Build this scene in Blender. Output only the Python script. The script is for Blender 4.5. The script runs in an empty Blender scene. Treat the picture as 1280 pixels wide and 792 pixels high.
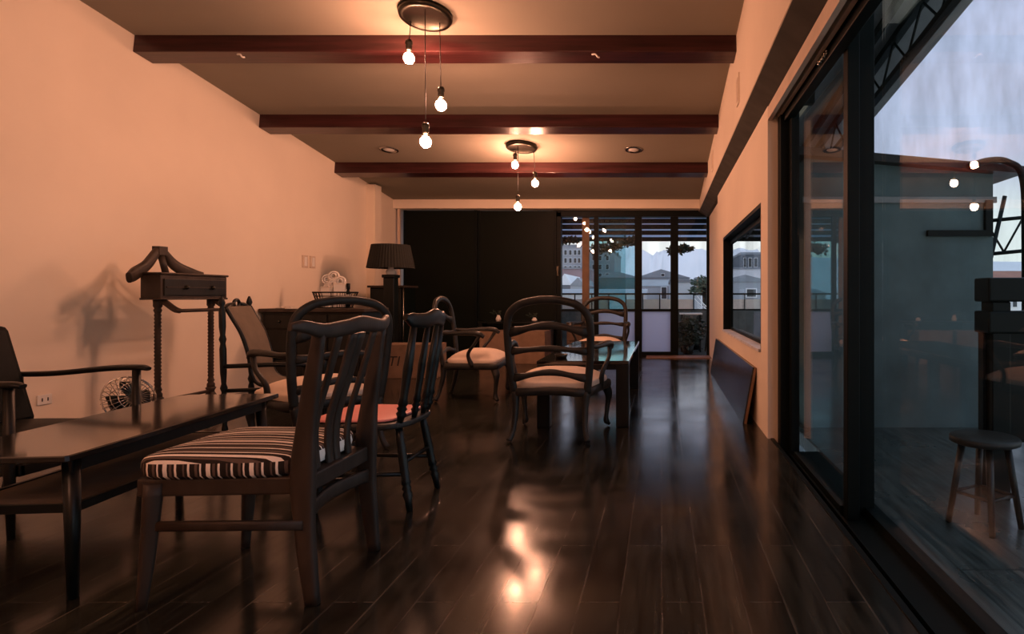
import bpy, math, random
from mathutils import Vector, Matrix
PI = math.pi
R = math.radians
random.seed(7)
SC = bpy.context.scene
COL = SC.collection

# ------------------------------------------------------------------ camera
cd = bpy.data.cameras.new('camera')
cd.sensor_width = 36.0
cd.lens = 760.0 / 1280.0 * 36.0
cd.shift_x = -(827 - 640) / 1280.0
cd.shift_y = -(396 - 370) / 1280.0
cd.clip_end = 1000
cam = bpy.data.objects.new('camera', cd)
cam.location = (0, 0, 1.0)
cam.rotation_euler = (PI / 2, 0, 0)
COL.objects.link(cam)
SC.camera = cam

# ------------------------------------------------------------------ exposure
SC.view_settings.view_transform = 'Standard'
SC.view_settings.look = 'None'
SC.view_settings.exposure = 0.0
SC.view_settings.gamma = 1.0
SC.view_settings.use_curve_mapping = False
SC.cycles.use_denoising = True
SC.cycles.max_bounces = 10
SC.cycles.transparent_max_bounces = 24
SC.cycles.sample_clamp_indirect = 4.0
BULB = 650.0                     # radiance of a lit bulb
BULB_COL = (1.0, 0.45, 0.28)

# ------------------------------------------------------------------ sky
W = bpy.data.worlds.new('sky')
SC.world = W
W.use_nodes = True
wt = W.node_tree
wt.nodes.clear()
wo = wt.nodes.new('ShaderNodeOutputWorld')
wb = wt.nodes.new('ShaderNodeBackground')
wg = wt.nodes.new('ShaderNodeTexCoord')
ws = wt.nodes.new('ShaderNodeSeparateXYZ')
wr = wt.nodes.new('ShaderNodeValToRGB')
wt.links.new(wg.outputs['Generated'], ws.inputs[0])
wt.links.new(ws.outputs['Z'], wr.inputs['Fac'])
els = wr.color_ramp.elements
els[0].position = 0.0
els[0].color = (1.12, 1.16, 1.12, 1)
els[1].position = 0.12
els[1].color = (1.02, 1.08, 1.10, 1)
e = els.new(0.2); e.color = (0.72, 0.77, 1.02, 1)
e = els.new(0.5); e.color = (0.64, 0.70, 0.98, 1)
e = els.new(1.0); e.color = (0.95, 1.3, 1.5, 1)
wm = wt.nodes.new('ShaderNodeMapping')
wm.inputs['Scale'].default_value = (42, 42, 1.6)
wn = wt.nodes.new('ShaderNodeTexNoise')
wn.inputs['Scale'].default_value = 1.0
wn.inputs['Detail'].default_value = 4.0
wt.links.new(wg.outputs['Generated'], wm.inputs[0])
wt.links.new(wm.outputs[0], wn.inputs['Vector'])
wk = wt.nodes.new('ShaderNodeMapRange')
wk.inputs['From Min'].default_value = 0.3
wk.inputs['From Max'].default_value = 0.7
wk.inputs['To Min'].default_value = 0.74
wk.inputs['To Max'].default_value = 1.12
wt.links.new(wn.outputs['Fac'], wk.inputs['Value'])
wx = wt.nodes.new('ShaderNodeVectorMath'); wx.operation = 'SCALE'
wt.links.new(wr.outputs['Color'], wx.inputs[0])
wt.links.new(wk.outputs[0], wx.inputs['Scale'])
wt.links.new(wx.outputs[0], wb.inputs['Color'])
wb.inputs['Strength'].default_value = 1.0
wt.links.new(wb.outputs[0], wo.inputs[0])


# ================================================================== materials
def new_mat(name):
    m = bpy.data.materials.new(name)
    m.use_nodes = True
    nt = m.node_tree
    return m, nt, nt.nodes['Principled BSDF']


def mat(name, col, rough=0.6, metal=0.0, var=0.25, scale=6.0, stretch=(1, 1, 1), bump=0.0, bscale=None, spec=0.5, coat=0.0):
    """principled with object-space noise variation of tone, roughness and bump"""
    m, nt, b = new_mat(name)
    tc = nt.nodes.new('ShaderNodeTexCoord')
    mp = nt.nodes.new('ShaderNodeMapping')
    mp.inputs['Scale'].default_value = stretch
    nz = nt.nodes.new('ShaderNodeTexNoise')
    nz.inputs['Scale'].default_value = scale
    nz.inputs['Detail'].default_value = 5
    nt.links.new(tc.outputs['Object'], mp.inputs[0])
    nt.links.new(mp.outputs[0], nz.inputs['Vector'])
    rp = nt.nodes.new('ShaderNodeValToRGB')
    rp.color_ramp.elements[0].position = 0.3
    rp.color_ramp.elements[1].position = 0.72
    lo = [max(0, c * (1 - var)) for c in col]
    hi = [min(1, c * (1 + var)) for c in col]
    rp.color_ramp.elements[0].color = (*lo, 1)
    rp.color_ramp.elements[1].color = (*hi, 1)
    nt.links.new(nz.outputs['Fac'], rp.inputs[0])
    nt.links.new(rp.outputs[0], b.inputs['Base Color'])
    b.inputs['Roughness'].default_value = rough
    b.inputs['Metallic'].default_value = metal
    b.inputs['Specular IOR Level'].default_value = spec
    b.inputs['Coat Weight'].default_value = coat
    b.inputs['Coat Roughness'].default_value = 0.08
    if bump:
        nb = nt.nodes.new('ShaderNodeTexNoise')
        nb.inputs['Scale'].default_value = bscale or scale * 4
        nb.inputs['Detail'].default_value = 4
        nt.links.new(mp.outputs[0], nb.inputs['Vector'])
        bp = nt.nodes.new('ShaderNodeBump')
        bp.inputs['Strength'].default_value = bump
        bp.inputs['Distance'].default_value = 0.01
        nt.links.new(nb.outputs['Fac'], bp.inputs['Height'])
        nt.links.new(bp.outputs[0], b.inputs['Normal'])
    return m


def emit_mat(name, col, s):
    m, nt, b = new_mat(name)
    b.inputs['Base Color'].default_value = (*col, 1)
    b.inputs['Emission Color'].default_value = (*col, 1)
    b.inputs['Emission Strength'].default_value = s
    return m


def glass_mat(name, tint, f0=0.05, rough=0.0, amp=1.0):
    """clear pane: mirror reflection by Schlick's law over tinted transmission"""
    m, nt, b = new_mat(name)
    nt.nodes.remove(b)
    out = nt.nodes['Material Output']
    ge = nt.nodes.new('ShaderNodeNewGeometry')
    dt = nt.nodes.new('ShaderNodeVectorMath'); dt.operation = 'DOT_PRODUCT'
    nt.links.new(ge.outputs['Normal'], dt.inputs[0])
    nt.links.new(ge.outputs['Incoming'], dt.inputs[1])
    ab = nt.nodes.new('ShaderNodeMath'); ab.operation = 'ABSOLUTE'
    nt.links.new(dt.outputs['Value'], ab.inputs[0])
    om = nt.nodes.new('ShaderNodeMath'); om.operation = 'SUBTRACT'
    om.inputs[0].default_value = 1.0
    nt.links.new(ab.outputs[0], om.inputs[1])
    pw = nt.nodes.new('ShaderNodeMath'); pw.operation = 'POWER'
    pw.inputs[1].default_value = 5.0
    nt.links.new(om.outputs[0], pw.inputs[0])
    ma = nt.nodes.new('ShaderNodeMath'); ma.operation = 'MULTIPLY_ADD'
    ma.inputs[1].default_value = (1 - f0) * amp
    ma.inputs[2].default_value = f0
    nt.links.new(pw.outputs[0], ma.inputs[0])
    tr = nt.nodes.new('ShaderNodeBsdfTransparent')
    tr.inputs[0].default_value = (*tint, 1)
    gl = nt.nodes.new('ShaderNodeBsdfGlossy')
    gl.inputs['Roughness'].default_value = rough
    mx = nt.nodes.new('ShaderNodeMixShader')
    nt.links.new(ma.outputs[0], mx.inputs[0])
    nt.links.new(tr.outputs[0], mx.inputs[1])
    nt.links.new(gl.outputs[0], mx.inputs[2])
    nt.links.new(mx.outputs[0], out.inputs[0])
    return m


def frost_mat(name, col, k=0.65):
    m, nt, b = new_mat(name)
    nt.nodes.remove(b)
    out = nt.nodes['Material Output']
    d = nt.nodes.new('ShaderNodeBsdfDiffuse'); d.inputs[0].default_value = (*col, 1)
    t = nt.nodes.new('ShaderNodeBsdfTranslucent'); t.inputs[0].default_value = (*col, 1)
    mx = nt.nodes.new('ShaderNodeMixShader'); mx.inputs[0].default_value = k
    nt.links.new(d.outputs[0], mx.inputs[1]); nt.links.new(t.outputs[0], mx.inputs[2])
    nt.links.new(mx.outputs[0], out.inputs[0])
    return m


def floor_mat(name, c1, c2, gap, length, width, rough, axis='Y', gapsize=0.004, spec=0.5):
    m, nt, b = new_mat(name)
    b.inputs['Specular IOR Level'].default_value = spec
    tc = nt.nodes.new('ShaderNodeTexCoord')
    sp = nt.nodes.new('ShaderNodeSeparateXYZ')
    cb = nt.nodes.new('ShaderNodeCombineXYZ')
    nt.links.new(tc.outputs['Object'], sp.inputs[0])
    if axis == 'Y':
        nt.links.new(sp.outputs['Y'], cb.inputs['X']); nt.links.new(sp.outputs['X'], cb.inputs['Y'])
    else:
        nt.links.new(sp.outputs['X'], cb.inputs['X']); nt.links.new(sp.outputs['Y'], cb.inputs['Y'])
    br = nt.nodes.new('ShaderNodeTexBrick')
    br.offset = 0.37; br.offset_frequency = 2; br.squash = 1
    br.inputs['Scale'].default_value = 1.0
    br.inputs['Brick Width'].default_value = length
    br.inputs['Row Height'].default_value = width
    br.inputs['Mortar Size'].default_value = gapsize
    br.inputs['Mortar Smooth'].default_value = 0.1
    br.inputs['Color1'].default_value = (*c1, 1)
    br.inputs['Color2'].default_value = (*c2, 1)
    br.inputs['Mortar'].default_value = (*gap, 1)
    nt.links.new(cb.outputs[0], br.inputs['Vector'])
    mp = nt.nodes.new('ShaderNodeMapping'); mp.inputs['Scale'].default_value = (2.2, 26, 1)
    nt.links.new(cb.outputs[0], mp.inputs[0])
    nz = nt.nodes.new('ShaderNodeTexNoise'); nz.inputs['Scale'].default_value = 1.5
    nz.inputs['Detail'].default_value = 6
    nt.links.new(mp.outputs[0], nz.inputs['Vector'])
    n2 = nt.nodes.new('ShaderNodeTexNoise'); n2.inputs['Scale'].default_value = 2.3
    n2.inputs['Detail'].default_value = 4
    nt.links.new(cb.outputs[0], n2.inputs['Vector'])
    mr = nt.nodes.new('ShaderNodeMapRange')
    mr.inputs['From Min'].default_value = 0.3; mr.inputs['From Max'].default_value = 0.7
    mr.inputs['To Min'].default_value = 0.35; mr.inputs['To Max'].default_value = 1.8
    nt.links.new(nz.outputs['Fac'], mr.inputs['Value'])
    sc = nt.nodes.new('ShaderNodeVectorMath'); sc.operation = 'SCALE'
    nt.links.new(br.outputs['Color'], sc.inputs[0]); nt.links.new(mr.outputs[0], sc.inputs['Scale'])
    nt.links.new(sc.outputs[0], b.inputs['Base Color'])
    r2 = nt.nodes.new('ShaderNodeMapRange')
    r2.inputs['From Min'].default_value = 0.3; r2.inputs['From Max'].default_value = 0.7
    r2.inputs['To Min'].default_value = rough * 0.75; r2.inputs['To Max'].default_value = rough * 1.5
    nt.links.new(n2.outputs['Fac'], r2.inputs['Value'])
    nt.links.new(r2.outputs[0], b.inputs['Roughness'])
    # bump: plank gaps + grain + a slow warp of each board
    iv = nt.nodes.new('ShaderNodeMath'); iv.operation = 'MULTIPLY_ADD'
    iv.inputs[1].default_value = -1.0; iv.inputs[2].default_value = 1.0
    nt.links.new(br.outputs['Fac'], iv.inputs[0])
    ad = nt.nodes.new('ShaderNodeMath'); ad.operation = 'MULTIPLY_ADD'; ad.inputs[1].default_value = 0.10
    nt.links.new(nz.outputs['Fac'], ad.inputs[0]); nt.links.new(iv.outputs[0], ad.inputs[2])
    a2 = nt.nodes.new('ShaderNodeMath'); a2.operation = 'MULTIPLY_ADD'; a2.inputs[1].default_value = 0.8
    nt.links.new(n2.outputs['Fac'], a2.inputs[0]); nt.links.new(ad.outputs[0], a2.inputs[2])
    bp = nt.nodes.new('ShaderNodeBump'); bp.inputs['Strength'].default_value = 0.25
    bp.inputs['Distance'].default_value = 0.006
    nt.links.new(a2.outputs[0], bp.inputs['Height'])
    nt.links.new(bp.outputs[0], b.inputs['Normal'])
    return m


def stripe_mat(name, axis):
    """black and cream woven stripes of uneven width"""
    m, nt, b = new_mat(name)
    tc = nt.nodes.new('ShaderNodeTexCoord')
    sp = nt.nodes.new('ShaderNodeSeparateXYZ')
    nt.links.new(tc.outputs['Object'], sp.inputs[0])
    md = nt.nodes.new('ShaderNodeMath'); md.operation = 'MULTIPLY_ADD'
    md.inputs[1].default_value = 1 / 0.132; md.inputs[2].default_value = 10.0
    nt.links.new(sp.outputs[axis], md.inputs[0])
    fr = nt.nodes.new('ShaderNodeMath'); fr.operation = 'FRACT'
    nt.links.new(md.outputs[0], fr.inputs[0])
    rp = nt.nodes.new('ShaderNodeValToRGB'); rp.color_ramp.interpolation = 'CONSTANT'
    K = (0.022, 0.016, 0.013); C = (0.88, 0.80, 0.72); G = (0.12, 0.085, 0.07)
    seq = [(0, K), (.10, C), (.15, K), (.21, G), (.27, K), (.32, C), (.42, K), (.53, C), (.57, K), (.62, G), (.68, K),
           (.80, C), (.85, K), (.92, G), (.96, K)]
    el = rp.color_ramp.elements
    el[0].position = 0; el[0].color = (*seq[0][1], 1)
    el[1].position = seq[1][0]; el[1].color = (*seq[1][1], 1)
    for p, c in seq[2:]:
        q = el.new(p); q.color = (*c, 1)
    nt.links.new(fr.outputs[0], rp.inputs[0])
    nt.links.new(rp.outputs[0], b.inputs['Base Color'])
    b.inputs['Roughness'].default_value = 0.85
    b.inputs['Specular IOR Level'].default_value = 0.2
    nz = nt.nodes.new('ShaderNodeTexNoise'); nz.inputs['Scale'].default_value = 260
    nt.links.new(tc.outputs['Object'], nz.inputs['Vector'])
    bp = nt.nodes.new('ShaderNodeBump'); bp.inputs['Strength'].default_value = 0.3; bp.inputs['Distance'].default_value = 0.002
    nt.links.new(nz.outputs['Fac'], bp.inputs['Height']); nt.links.new(bp.outputs[0], b.inputs['Normal'])
    return m


M = {}
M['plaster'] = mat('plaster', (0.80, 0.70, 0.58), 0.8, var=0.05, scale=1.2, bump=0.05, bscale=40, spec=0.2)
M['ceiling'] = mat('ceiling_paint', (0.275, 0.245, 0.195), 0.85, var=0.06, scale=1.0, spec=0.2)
M['under'] = mat('dark_grey_board', (0.070, 0.068, 0.060), 0.8, var=0.2, spec=0.2)
M['cream'] = mat('cream_trim', (0.62, 0.50, 0.40), 0.55, var=0.08)
M['beam'] = mat('beam_wood', (0.042, 0.012, 0.012), 0.3, var=0.5, scale=3, stretch=(0.6, 8, 8), bump=0.1, coat=0.25, spec=0.3)
M['floor'] = floor_mat('floor_boards', (0.021, 0.0215, 0.0165), (0.009, 0.0100, 0.0085), (0.042, 0.038, 0.030), 1.22, 0.134, 0.145, spec=0.28, gapsize=0.003)
M['deck'] = floor_mat('deck_boards', (0.050, 0.060, 0.060), (0.035, 0.045, 0.045), (0.02, 0.025, 0.025), 1.5, 0.30, 0.30, gapsize=0.006)
M['wood_dark'] = mat('dark_wood', (0.0085, 0.0085, 0.0072), 0.42, var=0.45, scale=5, stretch=(3, 3, 1), bump=0.06, spec=0.3)
M['wood_brown'] = mat('brown_wood', (0.034, 0.024, 0.018), 0.48, var=0.4, scale=5, stretch=(3, 3, 1), bump=0.08, spec=0.3)
M['wood_black'] = mat('black_lacquered_wood', (0.0035, 0.0060, 0.0062), 0.35, var=0.4, scale=5, stretch=(3, 3, 1), spec=0.3)
M['wood_worn'] = mat('worn_wood', (0.020, 0.020, 0.018), 0.44, var=0.45, scale=9, bump=0.12, spec=0.3)
M['wood_table'] = mat('table_wood', (0.017, 0.014, 0.012), 0.12, var=0.35, scale=3, stretch=(8, 1, 1), coat=0.6)
M['table_gloss'] = mat('glass_topped_wood', (0.010, 0.008, 0.007), 0.05, var=0.3, scale=3, coat=1.0, spec=0.8)
M['cushion'] = mat('beige_upholstery', (0.64, 0.52, 0.42), 0.9, var=0.08, scale=10, bump=0.1, bscale=300, spec=0.2)
M['sling'] = mat('taupe_canvas', (0.13, 0.105, 0.08), 0.9, var=0.12, scale=10, bump=0.1, bscale=200, spec=0.2)
M['red'] = mat('coral_red_vinyl', (0.76, 0.27, 0.24), 0.4, var=0.06, scale=6)
M['leather'] = mat('black_leather', (0.004, 0.006, 0.006), 0.45, var=0.3, scale=8, bump=0.08, bscale=90, spec=0.08)
M['stripe_top'] = stripe_mat('striped_weave_top', 'X')
M['stripe_side'] = stripe_mat('striped_weave_side', 'Y')
M['black_metal'] = mat('black_metal', (0.004, 0.006, 0.006), 0.4, var=0.2, spec=0.12)
M['frame'] = mat('dark_window_frame', (0.002, 0.005, 0.005), 0.5, var=0.2, spec=0.12)
M['panel_black'] = mat('black_panel', (0.003, 0.006, 0.0045), 0.5, var=0.2, scale=2, spec=0.12)
M['brass'] = mat('aged_bronze', (0.055, 0.050, 0.040), 0.33, metal=1.0, var=0.2)
M['chrome'] = mat('chrome_wire', (0.45, 0.43, 0.40), 0.25, metal=1.0, var=0.1)
M['cord'] = mat('black_cord', (0.02, 0.017, 0.015), 0.7)
M['bulb'] = emit_mat('lit_bulb', BULB_COL, BULB)
M['glass_clear'] = glass_mat('clear_glass', (0.97, 0.975, 0.975), 0.018)
M['glass_bulb'] = glass_mat('bulb_glass', (0.97, 0.95, 0.92), 0.04)
M['glass_door'] = glass_mat('sliding_door_glass', (0.92, 0.965, 0.97), 0.06)
M['glass_coated'] = glass_mat('coated_glass', (0.97, 0.98, 0.98), 0.02, amp=0.25)
M['glass_teal'] = glass_mat('tinted_glass', (0.72, 0.86, 0.87), 0.025)
M['frost'] = frost_mat('frosted_glass', (0.84, 0.87, 0.97), 0.9)
M['shade'] = mat('dark_pleated_shade', (0.007, 0.008, 0.006), 0.9, var=0.15, scale=20)
M['white'] = mat('white_paint', (0.78, 0.76, 0.72), 0.6, var=0.05)
M['paper'] = mat('paper', (0.72, 0.66, 0.58), 0.8, var=0.08)
M['porcelain'] = mat('white_porcelain', (0.75, 0.72, 0.68), 0.25, var=0.05)
M['board'] = mat('dark_tabletop_board', (0.018, 0.019, 0.021), 0.2, var=0.5, scale=7, bump=0.1)
M['edge_wood'] = mat('raw_wood_edge', (0.22, 0.13, 0.075), 0.65, var=0.2, scale=8)
M['stone'] = mat('pale_stone_sill', (0.66, 0.66, 0.70), 0.5, var=0.25, scale=9)
M['carton'] = mat('cardboard', (0.20, 0.125, 0.08), 0.85, var=0.18, scale=9, bump=0.2, bscale=14)
M['ink'] = mat('black_ink', (0.012, 0.010, 0.010), 0.8, var=0.05)
M['teal_wall'] = mat('teal_grey_render', (0.085, 0.125, 0.135), 0.85, var=0.25, scale=3, bump=0.35, bscale=9)
M['roof_metal'] = mat('grey_sheet_roof', (0.16, 0.17, 0.19), 0.5, var=0.2, scale=3)
M['roof_pale'] = frost_mat('pale_corrugated_sheet', (0.85, 0.88, 0.92))
M['roof_sheet'] = frost_mat('blue_grey_roof_sheet', (0.55, 0.60, 0.72), 0.8)
M['concrete'] = mat('grey_concrete', (0.20, 0.21, 0.22), 0.85, var=0.25, scale=3)
M['parapet'] = mat('mossy_parapet', (0.10, 0.12, 0.12), 0.85, var=0.4, scale=4)
M['leaf'] = mat('dark_leaf', (0.018, 0.034, 0.022), 0.6, var=0.5, scale=8)
M['leaf_far'] = mat('tree_leaf', (0.05, 0.075, 0.055), 0.7, var=0.5, scale=4)
M['bld_grey'] = mat('grey_house_wall', (0.36, 0.38, 0.42), 0.85, var=0.15, scale=0.8)
M['bld_white'] = mat('white_house_wall', (0.80, 0.80, 0.84), 0.85, var=0.08, scale=0.8)
M['bld_dark'] = mat('dark_house_wall', (0.13, 0.145, 0.17), 0.85, var=0.2, scale=0.8)
M['bld_teal'] = mat('teal_house_wall', (0.10, 0.19, 0.20), 0.85, var=0.2, scale=0.8)
M['bld_pink'] = mat('brick_pink_wall', (0.36, 0.25, 0.27), 0.85, var=0.2, scale=0.8)
M['pane_dark'] = mat('dark_pane', (0.03, 0.035, 0.045), 0.2, var=0.3)
M['roof_grey'] = mat('grey_tin_roof', (0.27, 0.29, 0.33), 0.6, var=0.2, scale=1)
M['roof_red'] = mat('rusty_red_roof', (0.38, 0.14, 0.09), 0.7, var=0.25, scale=1)
M['hill'] = mat('haze_coloured_hillside', (0.80, 0.76, 0.81), 0.95, var=0.05, scale=0.03, spec=0.0)  # distance haze is put into this pale hill colour
M['ground'] = mat('town_ground', (0.20, 0.21, 0.22), 0.9, var=0.3, scale=0.2)


# ================================================================== mesh helpers
def V(*a):
    return Vector(a)


def spl(pts, n=6, closed=False):
    """Catmull-Rom through points"""
    P = [Vector(p) for p in pts]
    k = len(P)
    out = []
    segs = k if closed else k - 1
    for i in range(segs):
        if closed:
            a, b, c, d = P[(i - 1) % k], P[i], P[(i + 1) % k], P[(i + 2) % k]
        else:
            a = P[i - 1] if i > 0 else P[0] * 2 - P[1]
            b, c = P[i], P[i + 1]
            d = P[i + 2] if i + 2 < k else P[-1] * 2 - P[-2]
        for j in range(n):
            t = j / n
            out.append(0.5 * ((2 * b) + (c - a) * t + (2 * a - 5 * b + 4 * c - d) * t * t + (3 * b - a - 3 * c + d) * t ** 3))
    if not closed:
        out.append(P[-1])
    return out


def lerp_list(v, n):
    if not isinstance(v, (list, tuple)):
        return [v] * n
    out = []
    for i in range(n):
        f = i / (n - 1) * (len(v) - 1) if n > 1 else 0
        a = min(int(f), len(v) - 2)
        t = f - a
        t = t * t * (3 - 2 * t)
        out.append(v[a] * (1 - t) + v[a + 1] * t)
    return out


class MB:
    def __init__(s):
        s.v, s.f, s.sm, s.mi = [], [], [], []
        s.cur = 0

    def add(s, verts, faces, smooth=False):
        o = len(s.v)
        s.v += [tuple(p) for p in verts]
        for f in faces:
            s.f.append([i + o for i in f]); s.sm.append(smooth); s.mi.append(s.cur)
        return s

    def box(s, c, size, rot=None):
        hx, hy, hz = size[0] / 2, size[1] / 2, size[2] / 2
        vs = [V(x * hx, y * hy, z * hz) for z in (-1, 1) for y in (-1, 1) for x in (-1, 1)]
        if rot is not None:
            m = rot if isinstance(rot, Matrix) else Matrix.Rotation(rot, 3, 'Z')
            vs = [m @ p for p in vs]
        vs = [p + Vector(c) for p in vs]
        return s.add(vs, [(0, 2, 3, 1), (4, 5, 7, 6), (0, 1, 5, 4), (2, 6, 7, 3), (0, 4, 6, 2), (1, 3, 7, 5)])

    def bb(s, x0, x1, y0, y1, z0, z1):
        return s.box(((x0 + x1) / 2, (y0 + y1) / 2, (z0 + z1) / 2), (abs(x1 - x0), abs(y1 - y0), abs(z1 - z0)))

    def tube(s, pts, r, r2=None, ref=None, n=10, closed=False, sq=1.0, smooth=True, caps=True):
        P = [Vector(p) for p in pts]
        k = len(P)
        ra = lerp_list(r, k)
        rb = lerp_list(r2 if r2 is not None else r, k)
        T = []
        for i in range(k):
            if closed:
                t = P[(i + 1) % k] - P[(i - 1) % k]
            else:
                t = P[min(i + 1, k - 1)] - P[max(i - 1, 0)]
            T.append(t.normalized() if t.length > 1e-9 else V(0, 0, 1))
        a = None
        vs = []
        for i in range(k):
            t = T[i]
            if ref is not None:
                q = Vector(ref)
                a2 = q - t * q.dot(t)
                if a2.length < 1e-4:
                    a2 = a if a is not None else t.orthogonal()
            elif a is None:
                a2 = t.orthogonal()
            else:
                a2 = a - t * a.dot(t)
            a = a2.normalized()
            b = t.cross(a)
            for j in range(n):
                th = 2 * PI * (j + 0.5) / n
                cx, sx = math.cos(th), math.sin(th)
                if sq != 1.0:
                    cx = math.copysign(abs(cx) ** sq, cx); sx = math.copysign(abs(sx) ** sq, sx)
                vs.append(P[i] + a * (ra[i] * cx) + b * (rb[i] * sx))
        fs = []
        for i in range(k if closed else k - 1):
            i2 = (i + 1) % k
            for j in range(n):
                j2 = (j + 1) % n
                fs.append((i * n + j, i * n + j2, i2 * n + j2, i2 * n + j))
        s.add(vs, fs, smooth)
        if caps and not closed:
            o = len(s.v) - len(vs)
            s.f.append([o + j for j in range(n)][::-1]); s.sm.append(False); s.mi.append(s.cur)
            s.f.append([o + (k - 1) * n + j for j in range(n)]); s.sm.append(False); s.mi.append(s.cur)
        return s

    def rod(s, a, b, r, r2=None, n=10, **kw):
        return s.tube([a, b], r if r2 is None else [r, r2], n=n, **kw)

    def lathe(s, prof, a=(0, 0, 0), b=None, n=20, smooth=True):
        """prof [(radius, height)]; along z from a, or scaled along a->b with heights 0..1"""
        a = Vector(a)
        if b is None:
            ax, L = V(0, 0, 1), 1.0
        else:
            d = Vector(b) - a
            L = d.length; ax = d / L
        u = ax.orthogonal().normalized(); w = ax.cross(u)
        vs = []
        for r, h in prof:
            for j in range(n):
                th = 2 * PI * j / n
                vs.append(a + ax * (h * L) + (u * math.cos(th) + w * math.sin(th)) * max(r, 1e-4))
        k = len(prof)
        fs = [(i * n + j, i * n + (j + 1) % n, (i + 1) * n + (j + 1) % n, (i + 1) * n + j) for i in range(k - 1) for j in range(n)]
        fs.append(tuple(range(n))[::-1]); fs.append(tuple((k - 1) * n + j for j in range(n)))
        return s.add(vs, fs, smooth)

    def sphere(s, c, r, n=14, m=9, sc=(1, 1, 1)):
        prof = [(math.sin(PI * i / m), -math.cos(PI * i / m)) for i in range(m + 1)]
        vs = []
        for rr, h in prof:
            for j in range(n):
                th = 2 * PI * j / n
                vs.append((c[0] + r * sc[0] * max(rr, 1e-3) * math.cos(th), c[1] + r * sc[1] * max(rr, 1e-3) * math.sin(th), c[2] + r * sc[2] * h))
        fs = [(i * n + j, i * n + (j + 1) % n, (i + 1) * n + (j + 1) % n, (i + 1) * n + j) for i in range(m) for j in range(n)]
        return s.add(vs, fs, True)

    def prism(s, poly, lo, hi, axis='Z', smooth=False):
        """polygon extruded along an axis; poly in the remaining two coords (X: y,z  Y: x,z  Z: x,y)"""
        k = len(poly)

        def mk(p, h):
            return {'Z': (p[0], p[1], h), 'Y': (p[0], h, p[1]), 'X': (h, p[0], p[1])}[axis]
        vs = [mk(p, lo) for p in poly] + [mk(p, hi) for p in poly]
        fs = [tuple(range(k))[::-1], tuple(range(k, 2 * k))] + [(i, (i + 1) % k, k + (i + 1) % k, k + i) for i in range(k)]
        return s.add(vs, fs, smooth)

    def cushion(s, wf, wr, y0, y1, z0, z1, crown, nx=16, ny=16, side_index=None, round_=0.05):
        """upholstered pad: half widths wf at y1 (front), wr at y0; soft edges and a crowned top"""
        rings = []
        # outline with rounded corners
        out = []
        N = 64
        for i in range(N):
            th = 2 * PI * i / N
            c, q = math.cos(th), math.sin(th)
            u = math.copysign(abs(c) ** 0.35, c); w = math.copysign(abs(q) ** 0.35, q)
            out.append((u, w))
        cy, hy = (y0 + y1) / 2, (y1 - y0) / 2

        def P(u, w, k, z):
            y = cy + hy * w * k
            f = (y - y0) / (y1 - y0)
            hw = wr + (wf - wr) * f
            return (u * k * hw, y, z)
        e = round_
        zs = z1
        levels = [(0.93, z0), (0.99, z0 + 0.2 * (z1 - z0)), (1.0, z0 + 0.5 * (z1 - z0)), (0.995, z0 + 0.78 * (z1 - z0)), (0.975, z0 + 0.93 * (z1 - z0)), (0.94, zs)]
        top = [(0.86, 0.25), (0.75, 0.48), (0.6, 0.7), (0.4, 0.88), (0.2, 0.97)]
        vs = []
        for k, z in levels:
            vs += [P(u, w, k, z) for u, w in out]
        for k, c in top:
            vs += [P(u, w, k, zs + crown * c) for u, w in out]
        nl = len(levels) + len(top)
        base = len(s.v)
        s.v += vs
        for i in range(nl - 1):
            for j in range(N):
                s.f.append([base + i * N + j, base + i * N + (j + 1) % N, base + (i + 1) * N + (j + 1) % N, base + (i + 1) * N + j])
                s.sm.append(True)
                s.mi.append(side_index if (side_index is not None and i < len(levels) - 3) else s.cur)
        s.v.append((0, cy, zs + crown))
        ci = len(s.v) - 1
        for j in range(N):
            s.f.append([base + (nl - 1) * N + j, base + (nl - 1) * N + (j + 1) % N, ci]); s.sm.append(True); s.mi.append(s.cur)
        s.f.append([base + j for j in range(N)][::-1]); s.sm.append(False); s.mi.append(side_index if side_index is not None else s.cur)
        return s

    def mesh(s, name, mats):
        me = bpy.data.meshes.new(name)
        me.from_pydata(s.v, [], s.f)
        me.polygons.foreach_set('use_smooth', s.sm)
        me.polygons.foreach_set('material_index', s.mi)
        for m in (mats if isinstance(mats, (list, tuple)) else [mats]):
            me.materials.append(M[m] if isinstance(m, str) else m)
        me.update()
        import bmesh
        bm = bmesh.new(); bm.from_mesh(me)
        bmesh.ops.recalc_face_normals(bm, faces=bm.faces)
        bm.to_mesh(me); bm.free()
        return me


def part(name, mb, m, parent=None, bevel=0.0, label=None):
    o = bpy.data.objects.new(name, mb.mesh(name, m))
    COL.objects.link(o)
    if parent is not None:
        o.parent = parent
    if bevel:
        md = o.modifiers.new('edge', 'BEVEL')
        md.width = bevel; md.segments = 2; md.limit_method = 'ANGLE'; md.angle_limit = R(40)
    if label:
        o['label'] = label
    return o


def thing(name, label, cat, loc=(0, 0, 0), rz=0.0, group=None, kind=None):
    o = bpy.data.objects.new(name, None)
    o.empty_display_size = 0.1
    COL.objects.link(o)
    o.location = loc
    o.rotation_euler = (0, 0, rz)
    tag(o, label, cat, group, kind)
    return o


def tag(o, label, cat, group=None, kind=None):
    o['label'] = label
    o['category'] = cat
    if group:
        o['group'] = group
    if kind:
        o['kind'] = kind
    return o


def struct(name, mb, m, label, cat, bevel=0.0):
    o = part(name, mb, m, None, bevel)
    return tag(o, label, cat, kind='structure')


def dup(root, loc, rz, label):
    r = root.copy(); COL.objects.link(r)
    r.location = loc; r.rotation_euler = (0, 0, rz); r['label'] = label
    for ch in list(root.children):
        c = ch.copy(); COL.objects.link(c); c.parent = r
        for g in list(ch.children):
            d = g.copy(); COL.objects.link(d); d.parent = c
    return r


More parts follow.
